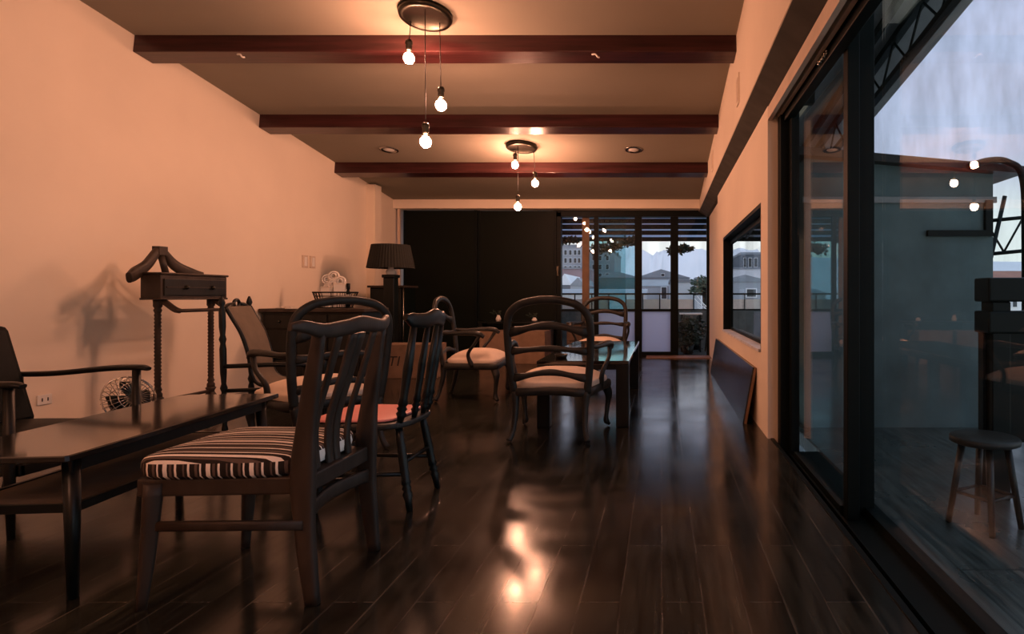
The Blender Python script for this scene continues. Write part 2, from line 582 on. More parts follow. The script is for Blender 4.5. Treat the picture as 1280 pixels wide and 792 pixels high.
def at(px, py, Y):
    """world point seen at a photograph pixel at depth Y"""
    return V((px - 827) * Y / 760.0, Y, 1 + (370 - py) * Y / 760.0)


def zc(y):
    return 3.773 - 0.121 * y          # sloping ceiling


XL, XS, XR, XG = -4.37, 0.62, 0.745, 1.00   # left wall, soffit face, right wall, sliding glass
YB, YF = -2.5, 10.25                         # back wall, window wall
SLOPE = math.atan(0.121)

# ================================================================== room shell
b = MB().bb(XL - 0.15, 0.77, YB - 0.15, YF + 0.12, -0.12, 0.0)
struct('floor', b, 'floor', 'dark glossy wooden plank floor of the room', 'floor')

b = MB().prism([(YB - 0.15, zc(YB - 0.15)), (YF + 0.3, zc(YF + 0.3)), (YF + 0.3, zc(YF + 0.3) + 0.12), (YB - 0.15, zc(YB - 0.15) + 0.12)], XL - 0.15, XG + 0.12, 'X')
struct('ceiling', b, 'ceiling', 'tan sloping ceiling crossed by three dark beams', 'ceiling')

b = MB().prism([(YB, -0.12), (YF + 0.12, -0.12), (YF + 0.12, zc(YF) - 0.0), (YB, zc(YB))], XL - 0.15, XL, 'X')
struct('wall_left', b, 'plaster', 'long cream plaster wall lit orange by the bulbs', 'wall')
b = MB().bb(XL, -4.24, 9.0, 9.2, 0, zc(9.2) - 0.005)
struct('trim_1', b, 'plaster', 'narrow cream pilaster standing out from the plaster wall beside the black panels', 'pilaster')
b = MB().bb(-4.33, -4.29, 9.96, 10.0, 0, 2.43)
struct('trim_2', b, 'cream', 'thin pale vertical strip at the edge of the black panels', 'trim')
b = MB().bb(XL - 0.15, XG + 0.12, YB - 0.15, YB, -0.12, zc(YB))
struct('wall_back', b, 'plaster', 'plain plaster wall behind the camera', 'wall')
b = MB().bb(XG - 0.06, XG + 0.12, YB, -0.9, -0.12, zc(YB) - 0.02)
struct('wall_right_rear', b, 'plaster', 'plaster wall beside the sliding doors behind the camera', 'wall')

# header over the window wall
b = MB().bb(XL, XS, 9.9, YF + 0.12, 2.43, zc(9.9) + 0.03)
struct('wall_far', b, 'plaster', 'cream header band above the black panels and window wall', 'header')
# dropped soffit along the right side
b = MB().prism([(XS, 2.415), (XR + 0.01, 2.34), (0.90, 2.34), (0.90, 2.62), (XG + 0.12, 2.62), (XG + 0.12, 3.9), (XS, 3.9)], YB, YF + 0.12, 'Y')
struct('wall_soffit', b, 'plaster', 'cream dropped soffit running above the sliding doors', 'soffit')

b = MB().prism([(XS + 0.004, 2.405), (XR + 0.01, 2.328), (0.90, 2.328), (0.90, 2.338), (XR + 0.01, 2.338), (XS + 0.004, 2.4125)], YB, YF, 'Y')
struct('trim_4', b, 'under', 'dark grey board lining the underside of the soffit', 'trim')

# right wall with the picture window opening Y 4.55-7.37, Z .60-1.705
w0, w1, z0, z1 = 4.56, 7.37, 0.58, 1.705
b = MB()
b.bb(XR, 0.865, 4.45, w0, 0, 2.335)
b.bb(XR, 0.94, 4.27, 4.45, -0.1, 2.335)
b.bb(0.905, 1.03, 4.27, 8.09, 2.335, 2.625)
b.bb(XR, 0.865, w1, 8.09, 0, 2.335)
b.bb(XR, 0.865, w0, w1, 0, z0)
b.bb(XR, 0.865, w0, w1, z1, 2.335)
b.bb(0.80, 0.865, 8.09, YF + 0.1, -0.1, 2.4)
struct('wall_right', b, 'plaster', 'cream wall stub holding the picture window', 'wall')

# ceiling beams
for i, (y, lab) in enumerate([(5.03, 'dark red-brown ceiling beam closest to the camera, just behind the large pendant'),
                              (6.60, 'dark red-brown ceiling beam in the middle, between the two pendants'),
                              (8.12, 'dark red-brown ceiling beam closest to the window wall')]):
    h, w = 0.150, 0.20
    b = MB()
    rot = Matrix.Rotation(-SLOPE, 3, 'X')
    c = V((XL + XS) / 2, y + w / 2, zc(y + w / 2) - h / 2 + 0.004)
    b.box(c, (XS - XL, w, h), rot)
    o = struct('ceiling_beam', b, 'beam', lab, 'beam', bevel=0.006)
    if i == 0:
        for px in (305, 745):
            hk = MB()
            p = at(px, 72, y + 0.03)
            hk.tube(spl([(p.x - 0.03, y - 0.006, p.z + 0.012), (p.x, y - 0.02, p.z + 0.008), (p.x + 0.02, y - 0.02, p.z - 0.014), (p.x + 0.03, y - 0.006, p.z - 0.012)], 4), 0.007, n=6)
            part('hook', hk, 'white', o, label='small white hook')

# curtain track and lintel over the sliding doors
b = MB().bb(0.745, 0.775, -0.9, 4.27, 2.235, 2.325)
struct('trim_3', b, 'cream', 'cream lintel strip running above the sliding door', 'trim')
t = thing('curtain_track', 'thin metal curtain track with a chain under the lintel', 'curtain track', (0.815, 4.2, 2.26))
b = MB().bb(-0.012, 0.012, -5.1, 0.03, -0.015, 0.05)
part('rail', b, 'cream', t)
b = MB()
for k in range(14):
    a = k * 0.5
    b.sphere((0.012 + 0.006 * math.sin(k * 2.1), -1.15 + 0.012 * k, -0.03 - 0.008 * (k % 3)), 0.008, 6, 4)
part('chain', b, 'chrome', t)

# ------------------------------------------------------------------ sliding glass doors (right)
t = thing('door_1', 'black framed sliding glass doors open onto the terrace', 'sliding door', (0, 0, 0), kind='structure')
b = MB().bb(0.77, 1.12, -0.9, 4.27, -0.14, -0.09)
b.bb(0.765, 0.79, -0.9, 4.27, -0.12, 0.004)
b.bb(0.86, 0.872, -0.9, 4.2, -0.09, -0.06)
part('sill_track', b, 'frame', t)
b = MB().bb(0.815, 0.898, 4.17, 4.265, -0.1, 2.325).bb(0.905, 1.06, 4.20, 4.265, 2.335, 2.61)
part('jamb', b, 'frame', t, 0.004)
b = MB().bb(0.84, 0.90, -0.9, 4.27, 2.20, 2.326).bb(0.93, 1.09, -0.9, 4.27, 2.60, 2.63)
part('head_frame', b, 'frame', t, 0.004)
b = MB().bb(0.902, 0.962, 2.95, 3.02, -0.09, 2.325)
b.bb(0.962, 1.058, 3.02, 3.09, -0.09, 2.60)
part('meeting_stile', b, 'frame', t, 0.004)
b = MB().bb(0.872, 0.928, 4.09, 4.168, -0.09, 2.325)
part('end_stile', b, 'frame', t, 0.004)
b = MB().bb(1.005, 1.075, 0.62, 0.72, -0.09, 2.60)
part('rear_stile', b, 'frame', t, 0.004)
b = MB().bb(0.885, 0.915, 3.02, 4.09, -0.09, -0.04)
b.bb(1.01, 1.06, 0.72, 3.02, -0.09, -0.05)
b.bb(1.01, 1.06, -0.9, 0.62, -0.09, -0.05)
part('bottom_rail', b, 'frame', t)
b = MB().bb(0.896, 0.902, 3.02, 4.09, -0.04, 2.325)
part('glass_pane', b, 'glass_door', t)
b = MB().bb(1.03, 1.036, 0.72, 3.03, -0.06, 2.60)
part('glass_pane', b, 'glass_door', t)
b = MB().bb(1.03, 1.036, -0.9, 0.62, -0.06, 2.60)
part('glass_pane', b, 'glass_door', t)

# ------------------------------------------------------------------ picture window in the right wall
t = thing('window_2', 'dark framed picture window above the leaning board', 'window', (0, 0, 0), kind='structure')
b = MB()
b.bb(XR + 0.002, 0.863, w1 - 0.03, w1, z0, z1); b.bb(XR + 0.002, 0.863, w0, w0 + 0.03, z0, z1)
b.bb(XR + 0.002, 0.863, w0 + 0.03, w1 - 0.03, z1 - 0.03, z1)
b.bb(0.83, 0.86, w0 + 0.03, w1 - 0.03, z1 - 0.08, z1 - 0.03); b.bb(0.83, 0.86, w0 + 0.03, w1 - 0.03, z0 + 0.02, z0 + 0.05)
b.bb(0.83, 0.86, w1 - 0.06, w1 - 0.03, z0 + 0.05, z1 - 0.08)
part('frame', b, 'frame', t)
b = MB().bb(XR - 0.015, 0.83, w0 + 0.03, w1 - 0.03, z0, z0 + 0.02)
part('sill', b, 'stone', t)
b = MB().bb(0.842, 0.848, w0 + 0.03, w1 - 0.06, z0 + 0.05, z1 - 0.08)
part('glass_pane', b, 'glass_coated', t)

# ------------------------------------------------------------------ window wall at the far end
t = thing('window_1', 'tall black framed window wall with sliding panes looking over the town', 'window', (0, 0, 0), kind='structure')
Yw = 10.2
b = MB()
b.bb(-1.78, 0.80, Yw - 0.05, Yw + 0.09, 2.33, 2.43)
b.bb(-1.78, 0.26, Yw - 0.05, Yw + 0.09, 0.0, 0.07)
b.bb(-1.80, -1.68, Yw - 0.05, Yw + 0.09, 0, 2.4)
part('outer_frame', b, 'frame', t)
for x, w in ((-1.095, 0.075), (-0.39, 0.12), (0.215, 0.13), (0.78, 0.05)):
    b = MB().bb(x - w / 2, x + w / 2, Yw - 0.03, Yw + 0.05, 0.0, 2.34)
    part('mullion', b, 'frame', t)
b = MB()
for x0, x1 in ((-1.68, -1.13), (-1.06, -0.45), (-0.33, 0.15)):
    b.bb(x0, x1, Yw - 0.02, Yw + 0.04, 0.745, 0.785)
part('transom', b, 'frame', t)
for x0, x1, g in ((-1.68, -1.13, 'glass_clear'), (-1.06, -0.45, 'glass_teal'), (-0.33, 0.15, 'glass_clear'), (0.28, 0.755, 'glass_clear')):
    b = MB().bb(x0, x1, Yw + 0.005, Yw + 0.011, 0.785 if x0 < 0.2 else 0.02, 2.33)
    part('glass_pane', b, g, t)
for x0, x1 in ((-1.06, -0.45), (-0.33, 0.15)):
    b = MB().bb(x0, x1, Yw + 0.003, Yw + 0.011, 0.07, 0.745)
    part('frosted_pane', b, 'frost', t, label='frosted lower pane')
b = MB().bb(-1.68, -1.13, Yw + 0.003, Yw + 0.011, 0.07, 0.745)
part('glass_pane', b, 'glass_clear', t)
b = MB().box((-1.73, Yw - 0.075, 1.42), (0.03, 0.03, 0.16))
part('handle', b, 'brass', t)
# second, slid-open leaf standing behind the first pane
t = thing('door_2', 'slid-back glass leaf with pale wooden edge overlapping the first window pane', 'sliding door', (0, 0, 0), kind='structure')
b = MB().bb(-1.36, -1.24, 10.40, 10.46, -0.1, 2.35)
part('wooden_stile', b, 'edge_wood', t)
b = MB().bb(-1.24, -0.62, 10.426, 10.432, -0.1, 2.35)
part('glass_pane', b, 'glass_teal', t)

b = MB().bb(-0.25, 0.84, 9.72, 10.14, 0.0, 0.014)
tag(part('door_mat', b, 'edge_wood', None, 0.004), 'thin brown mat lying before the open window door', 'mat')

# black sliding panels in front of the window wall
for x0, x1, y, lab in ((-4.28, -3.06, 10.10, 'tall black panel against the plaster wall and lamp'), (-3.07, -1.75, 10.15, 'tall black panel next to the window panes')):
    t = thing('sliding_screen', lab, 'panel', ((x0 + x1) / 2, y, 0), group='black panels closing the window wall')
    w = (x1 - x0) / 2
    b = MB().bb(-w, w, -0.015, 0.015, 0.03, 2.42)
    part('sheet', b, 'panel_black', t)
    b = MB().bb(-w, -w + 0.05, -0.024, 0.022, 0.0, 2.425); b.bb(w - 0.05, w, -0.024, 0.022, 0.0, 2.425); b.bb(-w + 0.05, w - 0.05, -0.024, 0.022, 0.0, 0.08)
    part('stile', b, 'frame', t, 0.004)

# ================================================================== terrace and town
b = MB().bb(1.12, 3.4, -2.5, 13.0, -0.2, -0.1)
b.bb(-6, 1.12, 10.37, 13.0, -0.2, -0.1)
struct('terrace_floor', b, 'deck', 'grey terrace floor outside the glass doors', 'terrace')

b = MB()
# roof slab over the terrace in the plane of the ceiling
b.prism([(-2.5, zc(-2.5)), (12.8, zc(12.8)), (12.8, zc(12.8) + 0.05), (-2.5, zc(-2.5) + 0.05)], 1.12, 2.34, 'X')
roof = struct('terrace_roof', b, 'roof_metal', 'grey sheet roof sloping over the terrace', 'roof')
b = MB()
for y0, y1 in ((10.45, 10.88), (11.02, 11.33), (11.47, 11.78), (11.92, 12.8)):
    b.prism([(y0, zc(y0)), (y1, zc(y1)), (y1, zc(y1) + 0.02), (y0, zc(y0) + 0.02)], -6, 1.118, 'X')
part('rear_sheet', b, 'roof_sheet', roof)
for y in (10.75, 11.15, 11.6, 12.1, 12.7):
    b = MB().bb(-6, 2.3, y - 0.03, y + 0.03, zc(y) - 0.09, zc(y) - 0.005)
    part('purlin', b, 'black_metal', roof)
for y in (10.95, 11.4, 11.85):
    b = MB().bb(-6, 1.118, y - 0.07, y + 0.07, zc(y) + 0.004, zc(y) + 0.014)
    part('skylight_strip', b, 'roof_pale', roof, label='pale translucent strip')
for x in (1.35, 1.75):
    b = MB().prism([(-2.5, zc(-2.5) - 0.08), (12.5, zc(12.5) - 0.08), (12.5, zc(12.5) - 0.01), (-2.5, zc(-2.5) - 0.01)], x - 0.02, x + 0.02, 'X')
    part('rafter', b, 'black_metal', roof)

t = thing('roof_truss', 'dark lattice truss running under the terrace roof edge', 'truss', (1.93, 0, 0))
b = MB().prism([(0.2, zc(0.2) - 0.07), (9, zc(9) - 0.07), (9, zc(9) - 0.01), (0.2, zc(0.2) - 0.01)], -0.03, 0.03, 'X')
part('top_chord', b, 'black_metal', t)
b = MB().prism([(0.2, zc(0.2) - 0.36), (9, zc(9) - 0.36), (9, zc(9) - 0.31), (0.2, zc(0.2) - 0.31)], -0.03, 0.03, 'X')
part('bottom_chord', b, 'black_metal', t)
b = MB()
y = 0.3
k = 0
while y < 8.8:
    y2 = y + 0.28
    za, zb = (zc(y) - 0.33, zc(y2) - 0.05) if k % 2 == 0 else (zc(y) - 0.05, zc(y2) - 0.33)
    b.rod((0, y, za), (0, y2, zb), 0.011, n=6)
    y = y2; k += 1
part('lattice', b, 'black_metal', t)

# parapet with railing behind the window wall
b = MB().bb(-6, 3.3, 12.82, 12.98, -0.1, 0.70)
struct('parapet', b, 'parapet', 'low dark parapet at the end of the terrace', 'parapet')
t = thing('railing', 'dark metal railing with white boards on the terrace parapet', 'railing', (0, 12.9, 0.70))
b = MB().bb(-6, 3.3, -0.02, 0.02, 0.33, 0.365); b.bb(-6, 3.3, -0.02, 0.02, 0.0, 0.03)
part('rail', b, 'black_metal', t)
for k in range(25):
    x = -5.8 + k * 0.36
    b = MB().bb(x - 0.012, x + 0.012, -0.015, 0.015, 0.02, 0.335)
    part('post', b, 'black_metal', t)
for k in range(24):
    x = -5.8 + k * 0.36
    if 0.4 < x < 1.1 or k % 9 == 4:
        continue
    b = MB().bb(x + 0.016, x + 0.344, 0.0, 0.012, 0.03, 0.235)
    part('white_board', b, 'white', t, label='white board')

# side terrace: teal shed, bench, stool
t = thing('garden_shed', 'teal-grey rendered shed with sloping dark roof seen through the sliding glass', 'shed', (2.0, 5.2, -0.1))
b = MB().prism([(-0.80, 0), (0.78, 0), (0.78, 2.14), (-0.80, 2.27)], -0.1, 0.9, 'Y')
part('wall', b, 'teal_wall', t)
b = MB().prism([(-0.88, 2.262), (0.98, 2.105), (0.98, 2.165), (-0.88, 2.33)], -0.22, 1.0, 'Y')
part('roof', b, 'wood_dark', t)
b = MB().bb(-0.82, 0.8, -0.125, -0.10, 1.88, 1.93)
part('fascia', b, 'concrete', t)
b = MB().bb(0.22, 0.76, -0.14, -0.10, 1.60, 1.65); b.bb(0.70, 0.76, -0.14, -0.10, 1.65, 1.9)
part('bracket', b, 'black_metal', t)

t = thing('bar_bench', 'heavy black bar bench standing in front of the shed', 'bench', (1.95, 3.33, -0.1))
b = MB().bb(-0.20, 1.0, -0.08, 0.08, 1.07, 1.20)
part('top', b, 'black_metal', t, 0.01)
b = MB().bb(-0.20, 1.0, -0.08, 0.08, 0.90, 1.02)
part('shelf', b, 'black_metal', t, 0.01)
for x in (-0.12, 0.9):
    b = MB().bb(x - 0.05, x + 0.05, -0.06, 0.06, 0, 1.07)
    part('leg', b, 'black_metal', t, 0.006)
b = MB().bb(-0.19, 1.0, 0.0, 0.05, 0.3, 0.9)
part('panel', b, 'black_metal', t)


def make_stool(name, label, loc, H, top_r, rz, m_top, m_leg, group=None):
    t = thing(name, label, 'stool', loc, rz, group)
    b = MB().lathe([(top_r * .9, H - 0.035), (top_r, H - 0.028), (top_r, H - 0.006), (top_r * .95, H)], n=24)
    part('seat', b, m_top, t)
    for k in range(4):
        a = PI / 4 + k * PI / 2
        c, s = math.cos(a), math.sin(a)
        b = MB().tube([(top_r * .62 * c, top_r * .62 * s, H - 0.03), (top_r * 1.02 * c, top_r * 1.02 * s, 0.0)], [0.018, 0.014], n=8)
        part('leg', b, m_leg, t)
    b = MB()
    q = top_r * .85
    z = H * .36
    for k in range(4):
        a, a2 = PI / 4 + k * PI / 2, PI / 4 + (k + 1) * PI / 2
        b.rod((q * math.cos(a), q * math.sin(a), z), (q * math.cos(a2), q * math.sin(a2), z), 0.008, n=6)
    part('stretcher', b, m_leg, t)
    return t


make_stool('round_stool', 'round wooden stool on the terrace just beyond the sliding glass', (1.55, 2.92, -0.1), 0.43, 0.155, 0.5, 'wood_worn', 'wood_black')
make_stool('round_stool', 'small dark stool on the terrace outside the open window door', (0.98, 12.05, -0.1), 0.52, 0.13, 0.2, 'wood_dark', 'wood_dark')

t = thing('bent_pipe', 'black bent pipe rising beside the shed roof', 'pipe', (2.63, 4.9, -0.1))
b = MB().tube(spl([(0.3, 0, 0), (0.3, 0, 1.5), (0.28, 0, 2.05), (0.16, 0, 2.18), (0.0, 0, 2.19), (-0.16, 0, 2.14)], 8), 0.028, n=10)
part('tube', b, 'black_metal', t)
b = MB().lathe([(0.06, 0), (0.06, 0.02), (0.03, 0.03)], (0.3, 0, 0))
part('foot', b, 'black_metal', t)

t = thing('lattice_gantry', 'dark diagonal poles and lattice girder behind the shed corner', 'gantry', (3.3, 6.2, -0.1))
part('pole', MB().rod((-0.28, 0, 0), (0.20, 0, 2.12), 0.022), 'black_metal', t)
part('pole', MB().rod((0.8, 0, 0), (0.8, 0, 2.12), 0.022), 'black_metal', t)
b = MB()
for z in (1.52, 1.86):
    b.rod((-0.05, 0, z), (1.2, 0, z + 0.12), 0.02, n=6)
for k in range(6):
    x = 0.0 + k * 0.19
    b.rod((x, 0, 1.53 + 0.1 * x if k % 2 else 1.87 + 0.1 * x), (x + 0.19, 0, 1.87 + 0.1 * x if k % 2 else 1.55 + 0.1 * x), 0.012, n=6)
part('girder', b, 'black_metal', t)


# plants
def leaves(b, c, rad, n, size, seed, flat=1.0):
    rnd = random.Random(seed)
    for _ in range(n):
        d = V(rnd.gauss(0, 1), rnd.gauss(0, 1), rnd.gauss(0, 1) * flat)
        d = d.normalized() * rad * rnd.random() ** 0.45
        p = Vector(c) + V(d.x, d.y, d.z * flat)
        u = V(rnd.gauss(0, 1), rnd.gauss(0, 1), rnd.gauss(0, .6)).normalized()
        w = u.orthogonal().normalized()
        w = Matrix.Rotation(rnd.random() * 6.28, 3, u) @ w
        s = size * (0.6 + 0.8 * rnd.random())
        n2 = u.cross(w) * s * 0.12
        b.add([p, p + u * s * 0.5 + w * s * 0.24 + n2, p + u * s, p + u * s * 0.5 - w * s * 0.24 + n2, p + u * s * 0.5 - n2],
              [(0, 1, 4), (1, 2, 4), (2, 3, 4), (3, 0, 4), (0, 3, 2, 1)])
    return b


def hanging_plant(label, px, py, Y, w, h, seed):
    p = at(px, py, Y)
    t = thing('hanging_plant', label, 'plant', p, 0, 'plants hanging from the terrace roof')
    b = MB()
    rnd = random.Random(seed)
    for k in range(5):
        leaves(b, ((k - 2) * w * .36, rnd.uniform(-.05, .05), h * (.22 * (k - 1.6)) * .5 + rnd.uniform(-.03, .03)), w * .36, 90, 0.09, seed + k, h / w)
    part('foliage', b, 'leaf', t)
    b = MB().rod((0, 0, 0), (0, 0, zc(Y) - p.z), 0.003, n=5)
    part('wire', b, 'black_metal', t)
    b = MB().lathe([(0.03, -0.04), (0.05, 0.0), (0.05, 0.03)], n=12)
    part('pot', b, 'black_metal', t)


hanging_plant('hanging plant in front of the open window door, dark against the hills', 850, 312, 12.4, 0.22, 0.14, 3)
hanging_plant('largest hanging plant, dark behind the tinted pane', 768, 308, 11.6, 0.42, 0.34, 11)
hanging_plant('hanging plant by the window edge near the black panel', 708, 301, 12.2, 0.24, 0.14, 21)

t = thing('garden_table', 'small white-topped table among plants on the far terrace', 'table', (0.60, 12.1, -0.1))
part('top', MB().bb(-0.24, 0.2, -0.2, 0.2, 0.74, 0.765), 'white', t)
for x, y in ((-.2, -.16), (.16, -.16), (-.2, .16), (.16, .16)):
    part('leg', MB().bb(x - .015, x + .015, y - .015, y + .015, 0, 0.74), 'black_metal', t)
for i, (x, y, r, lab) in enumerate(((0.50, 11.58, 0.24, 'dark leafy shrub before the white-topped garden table'), (0.70, 12.58, 0.17, 'leafy shrub against the parapet beside the small stool'))):
    t = thing('potted_shrub', lab, 'plant', (x, y, -0.1))
    part('pot', MB().lathe([(0.09, 0), (0.12, 0.18), (0.11, 0.18), (0.10, 0.15)], n=16), 'black_metal', t)
    b = MB()
    leaves(b, (0, 0, 0.42), r * 1.15, 700, 0.10, 40 + i, 1.1)
    part('foliage', b, 'leaf', t)
    b = MB().rod((0, 0, 0.15), (0.02, 0, 0.4), 0.012, n=6)
    part('stem', b, 'wood_dark', t)
t = thing('pale_crate', 'tan wooden crate standing outside the first window pane', 'crate', (-1.4, 10.85, -0.1))
b = MB()
for z in (0.02, 0.17, 0.32, 0.47):
    b.bb(-0.26, 0.26, -0.15, -0.13, z, z + 0.13)
    b.bb(-0.26, 0.26, 0.13, 0.15, z, z + 0.13)
part('slats', b, 'edge_wood', t)
b = MB()
for x in (-0.25, 0.25):
    for y in (-0.12, 0.12):
        b.bb(x - 0.02, x + 0.02, y - 0.02, y + 0.02, 0, 0.62)
part('corner_posts', b, 'edge_wood', t)
part('lid', MB().bb(-0.28, 0.28, -0.16, 0.16, 0.62, 0.64), 'edge_wood', t)

# town: ground, hills, houses
GZ = -9.0
b = MB()
n = 24
rnd = random.Random(5)
gv, gf = [], []
for j in range(n + 1):
    for i in range(n + 1):
        gv.append((-160 + 420 * i / n, 14.5 + 260 * j / n, GZ + rnd.uniform(-.3, .3)))
for j in range(n):
    for i in range(n):
        a = j * (n + 1) + i
        gf.append((a, a + 1, a + n + 2, a + n + 1))
b.add(gv, gf, True)
tag(part('town_ground', b, 'ground'), 'open ground of the town below the terrace', 'ground', kind='structure')

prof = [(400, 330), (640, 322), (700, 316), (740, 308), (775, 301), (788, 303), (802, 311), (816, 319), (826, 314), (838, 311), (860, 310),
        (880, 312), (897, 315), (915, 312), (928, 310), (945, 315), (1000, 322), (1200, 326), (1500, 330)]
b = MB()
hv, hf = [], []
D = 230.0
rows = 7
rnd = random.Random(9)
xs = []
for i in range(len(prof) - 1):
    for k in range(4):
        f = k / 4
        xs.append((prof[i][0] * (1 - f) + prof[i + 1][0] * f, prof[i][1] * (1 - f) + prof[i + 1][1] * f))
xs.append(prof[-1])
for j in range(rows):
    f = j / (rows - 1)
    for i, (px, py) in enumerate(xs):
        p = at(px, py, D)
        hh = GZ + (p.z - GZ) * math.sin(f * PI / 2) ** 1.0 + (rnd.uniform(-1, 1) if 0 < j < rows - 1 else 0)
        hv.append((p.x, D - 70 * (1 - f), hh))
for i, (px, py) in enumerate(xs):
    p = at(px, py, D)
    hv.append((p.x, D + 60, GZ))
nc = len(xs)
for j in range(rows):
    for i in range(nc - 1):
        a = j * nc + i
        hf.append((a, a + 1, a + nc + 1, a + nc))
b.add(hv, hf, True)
tag(part('hills', b, 'hill'), 'blue mountain range with haze put into its colour, behind the town', 'mountains', kind='structure')


def house(name, label, px0, px1, py, Y, depth, wall, roof=None, rh=0.0, wins=(), ridge=0.5, win_mat='pane_dark', over=0.02, roof_mat='roof_grey'):
    """a house whose front stands at depth Y between two pixel columns with eaves at pixel row py"""
    a, c = at(px0, py, Y), at(px1, py, Y)
    w = c.x - a.x
    H = a.z - GZ
    t = thing(name, label, 'building', ((a.x + c.x) / 2, Y, GZ))
    part('wall', MB().bb(-w / 2, w / 2, 0, depth, 0, H), wall, t)
    o = w * over
    if roof == 'gable':
        rx = -w / 2 + w * ridge
        poly = [(-w / 2 - o, H), (w / 2 + o, H), (rx, H + rh)]
        part('roof', MB().prism(poly, -o, depth + o, 'Y'), roof_mat, t)
    elif roof == 'pitch':      # ridge along x, slope faces the terrace
        poly = [(-o * 2, H - 0.02), (depth + o, H), (depth / 2, H + rh)]
        part('roof', MB().prism(poly, -w / 2 - o, w / 2 + o, 'X'), roof_mat, t)
    elif roof == 'flat':
        part('roof', MB().bb(-w / 2 - o, w / 2 + o, -o, depth + o, H, H + rh), roof_mat, t)
    for (x0, x1, y0, y1) in wins:    # pixel rectangles on the front
        p, q = at(x0, y1, Y), at(x1, y0, Y)
        cx = (a.x + c.x) / 2
        f = part('window', MB().bb(p.x - cx, q.x - cx, -0.06, 0.02, p.z - GZ, q.z - GZ), 'bld_white', t)
        e = min(q.x - p.x, q.z - p.z) * 0.12
        part('pane', MB().bb(p.x - cx + e, q.x - cx - e, -0.08, -0.055, p.z - GZ + e, q.z - GZ - e), win_mat, f)
    return t


house('apartment_block', 'grey apartment block with rows of white framed windows behind the first pane', 690, 727, 309, 44, 5, 'bld_grey', 'flat', 0.2,
      [(x, x + 4.2, y, y + 7) for y in (312, 322, 332) for x in (705, 711, 717, 722)])
house('apartment_block', 'tall pale apartment block seen beside the wooden door edge', 735, 768, 316, 50, 8, 'bld_grey', 'flat', 0.2,
      [(x, x + 4.5, y, y + 7) for y in (319, 330, 341) for x in (740, 748, 757)])
house('brick_house', 'pinkish brick house in front of the apartment block', 690, 735, 336, 38, 5, 'bld_pink', 'flat', 0.1)
house('gabled_house', 'small white gabled house at the black panel edge of the view', 697, 714, 356, 27, 5, 'bld_dark', 'gable', 0.5, roof_mat='bld_white', over=.06)
house('gabled_house', 'small grey gabled house beside the white one', 713, 731, 357, 26, 5, 'bld_grey', 'gable', 0.35, roof_mat='roof_grey', over=.06)
house('industrial_hall', 'low teal industrial hall behind the tinted pane', 745, 800, 347, 30, 3.5, 'bld_teal', 'gable', 0.3)
house('long_grey_house', 'long grey house low behind the teal hall', 690, 806, 366, 20, 3, 'bld_grey', 'pitch', 0.15, roof_mat='roof_grey')
house('warehouse', 'grey gabled warehouse in the middle of the view', 796, 862, 347, 34, 9, 'bld_grey', 'gable', 0.48, [(826, 831, 341.5, 345.5)], ridge=0.46)
house('lean_to_shed', 'low tin-roofed shed in front of the warehouse', 797, 836, 357, 28.5, 1.4, 'bld_grey', 'pitch', 0.30, [(803, 807, 360, 368), (826, 834, 358, 374)])
house('dark_roofed_house', 'grey house with a dark flat roof left of the tree', 838, 876, 353, 24, 4, 'bld_grey', 'flat', 0.12, [(866, 869, 358, 366)], roof_mat='bld_dark', over=.03)
house('white_house', 'white house front behind the tree crown', 870, 904, 349, 28, 1.6, 'bld_white', 'flat', 0.1, [(878, 881, 356, 362), (888, 891, 356, 362)], roof_mat='roof_grey')
house('tower_house', 'dark rooftop tower with tall white framed windows seen in the picture window', 926, 952, 318, 40, 6, 'bld_dark', 'flat', 0.15,
      [(929, 933, 322, 334), (935, 940, 322, 334), (942, 947, 322, 334)])
house('pale_long_house', 'pale long house below the tower', 900, 960, 336, 38, 1.7, 'bld_white', 'flat', 0.1, roof_mat='roof_grey')
house('arched_hall', 'grey hall with shallow gable seen through the picture window', 896, 966, 352, 30, 6, 'bld_grey', 'gable', 0.35, [(932, 946, 360, 372)])
house('red_roofed_house', 'house with rusty red roof beyond the shed corner', 1245, 1330, 350, 26, 5, 'bld_grey', 'pitch', 0.5,
      [(x, x + 5, y, y + 4) for y in (355, 362, 369) for x in (1262, 1270, 1278)], roof_mat='roof_red')
house('grey_tall_block', 'grey block behind the bar bench', 1225, 1300, 366, 18, 4, 'bld_white', 'flat', 0.1, [(1254, 1260, 376, 384), (1264, 1270, 376, 384)])

for i, (px, py, Y, r, lab) in enumerate(((881, 353, 19, 0.36, 'round-crowned tree beyond the terrace railing'),)):
    p = at(px, py, Y)
    t = thing('town_tree', lab, 'tree', (p.x, Y, GZ))
    h = p.z - GZ
    part('trunk', MB().tube([(0, 0, 0), (0.05, 0, h * .6), (0, 0, h)], [0.16, 0.08], n=8), 'wood_dark', t)
    b = MB()
    leaves(b, (0, 0, h), r, 350, 0.14, 60, 0.6)
    leaves(b, (-0.2, 0.1, h - 0.25), r * .7, 150, 0.14, 61, 0.6)
    part('crown', b, 'leaf_far', t)
t = thing('bare_tree', 'pale bare-branched tree behind the railing', 'tree', (at(885, 385, 14.6).x, 14.6, GZ))
b = MB()
rnd = random.Random(31)
top = at(885, 385, 14.6).z - GZ
b.tube([(0, 0, 0), (0.03, 0, top * .7), (0, 0, top - .1)], [0.12, 0.04], n=7)
for k in range(40):
    z = top - 0.35 + rnd.random() * .35
    d = V(rnd.uniform(-.35, .35), rnd.uniform(-.15, .15), rnd.uniform(0, .3))
    b.tube([(0, 0, z), V(0, 0, z) + d * .6, V(0, 0, z) + d + V(rnd.uniform(-.05, .05), 0, .05)], [0.012, 0.004], n=5)
part('branches', b, 'bld_white', t)


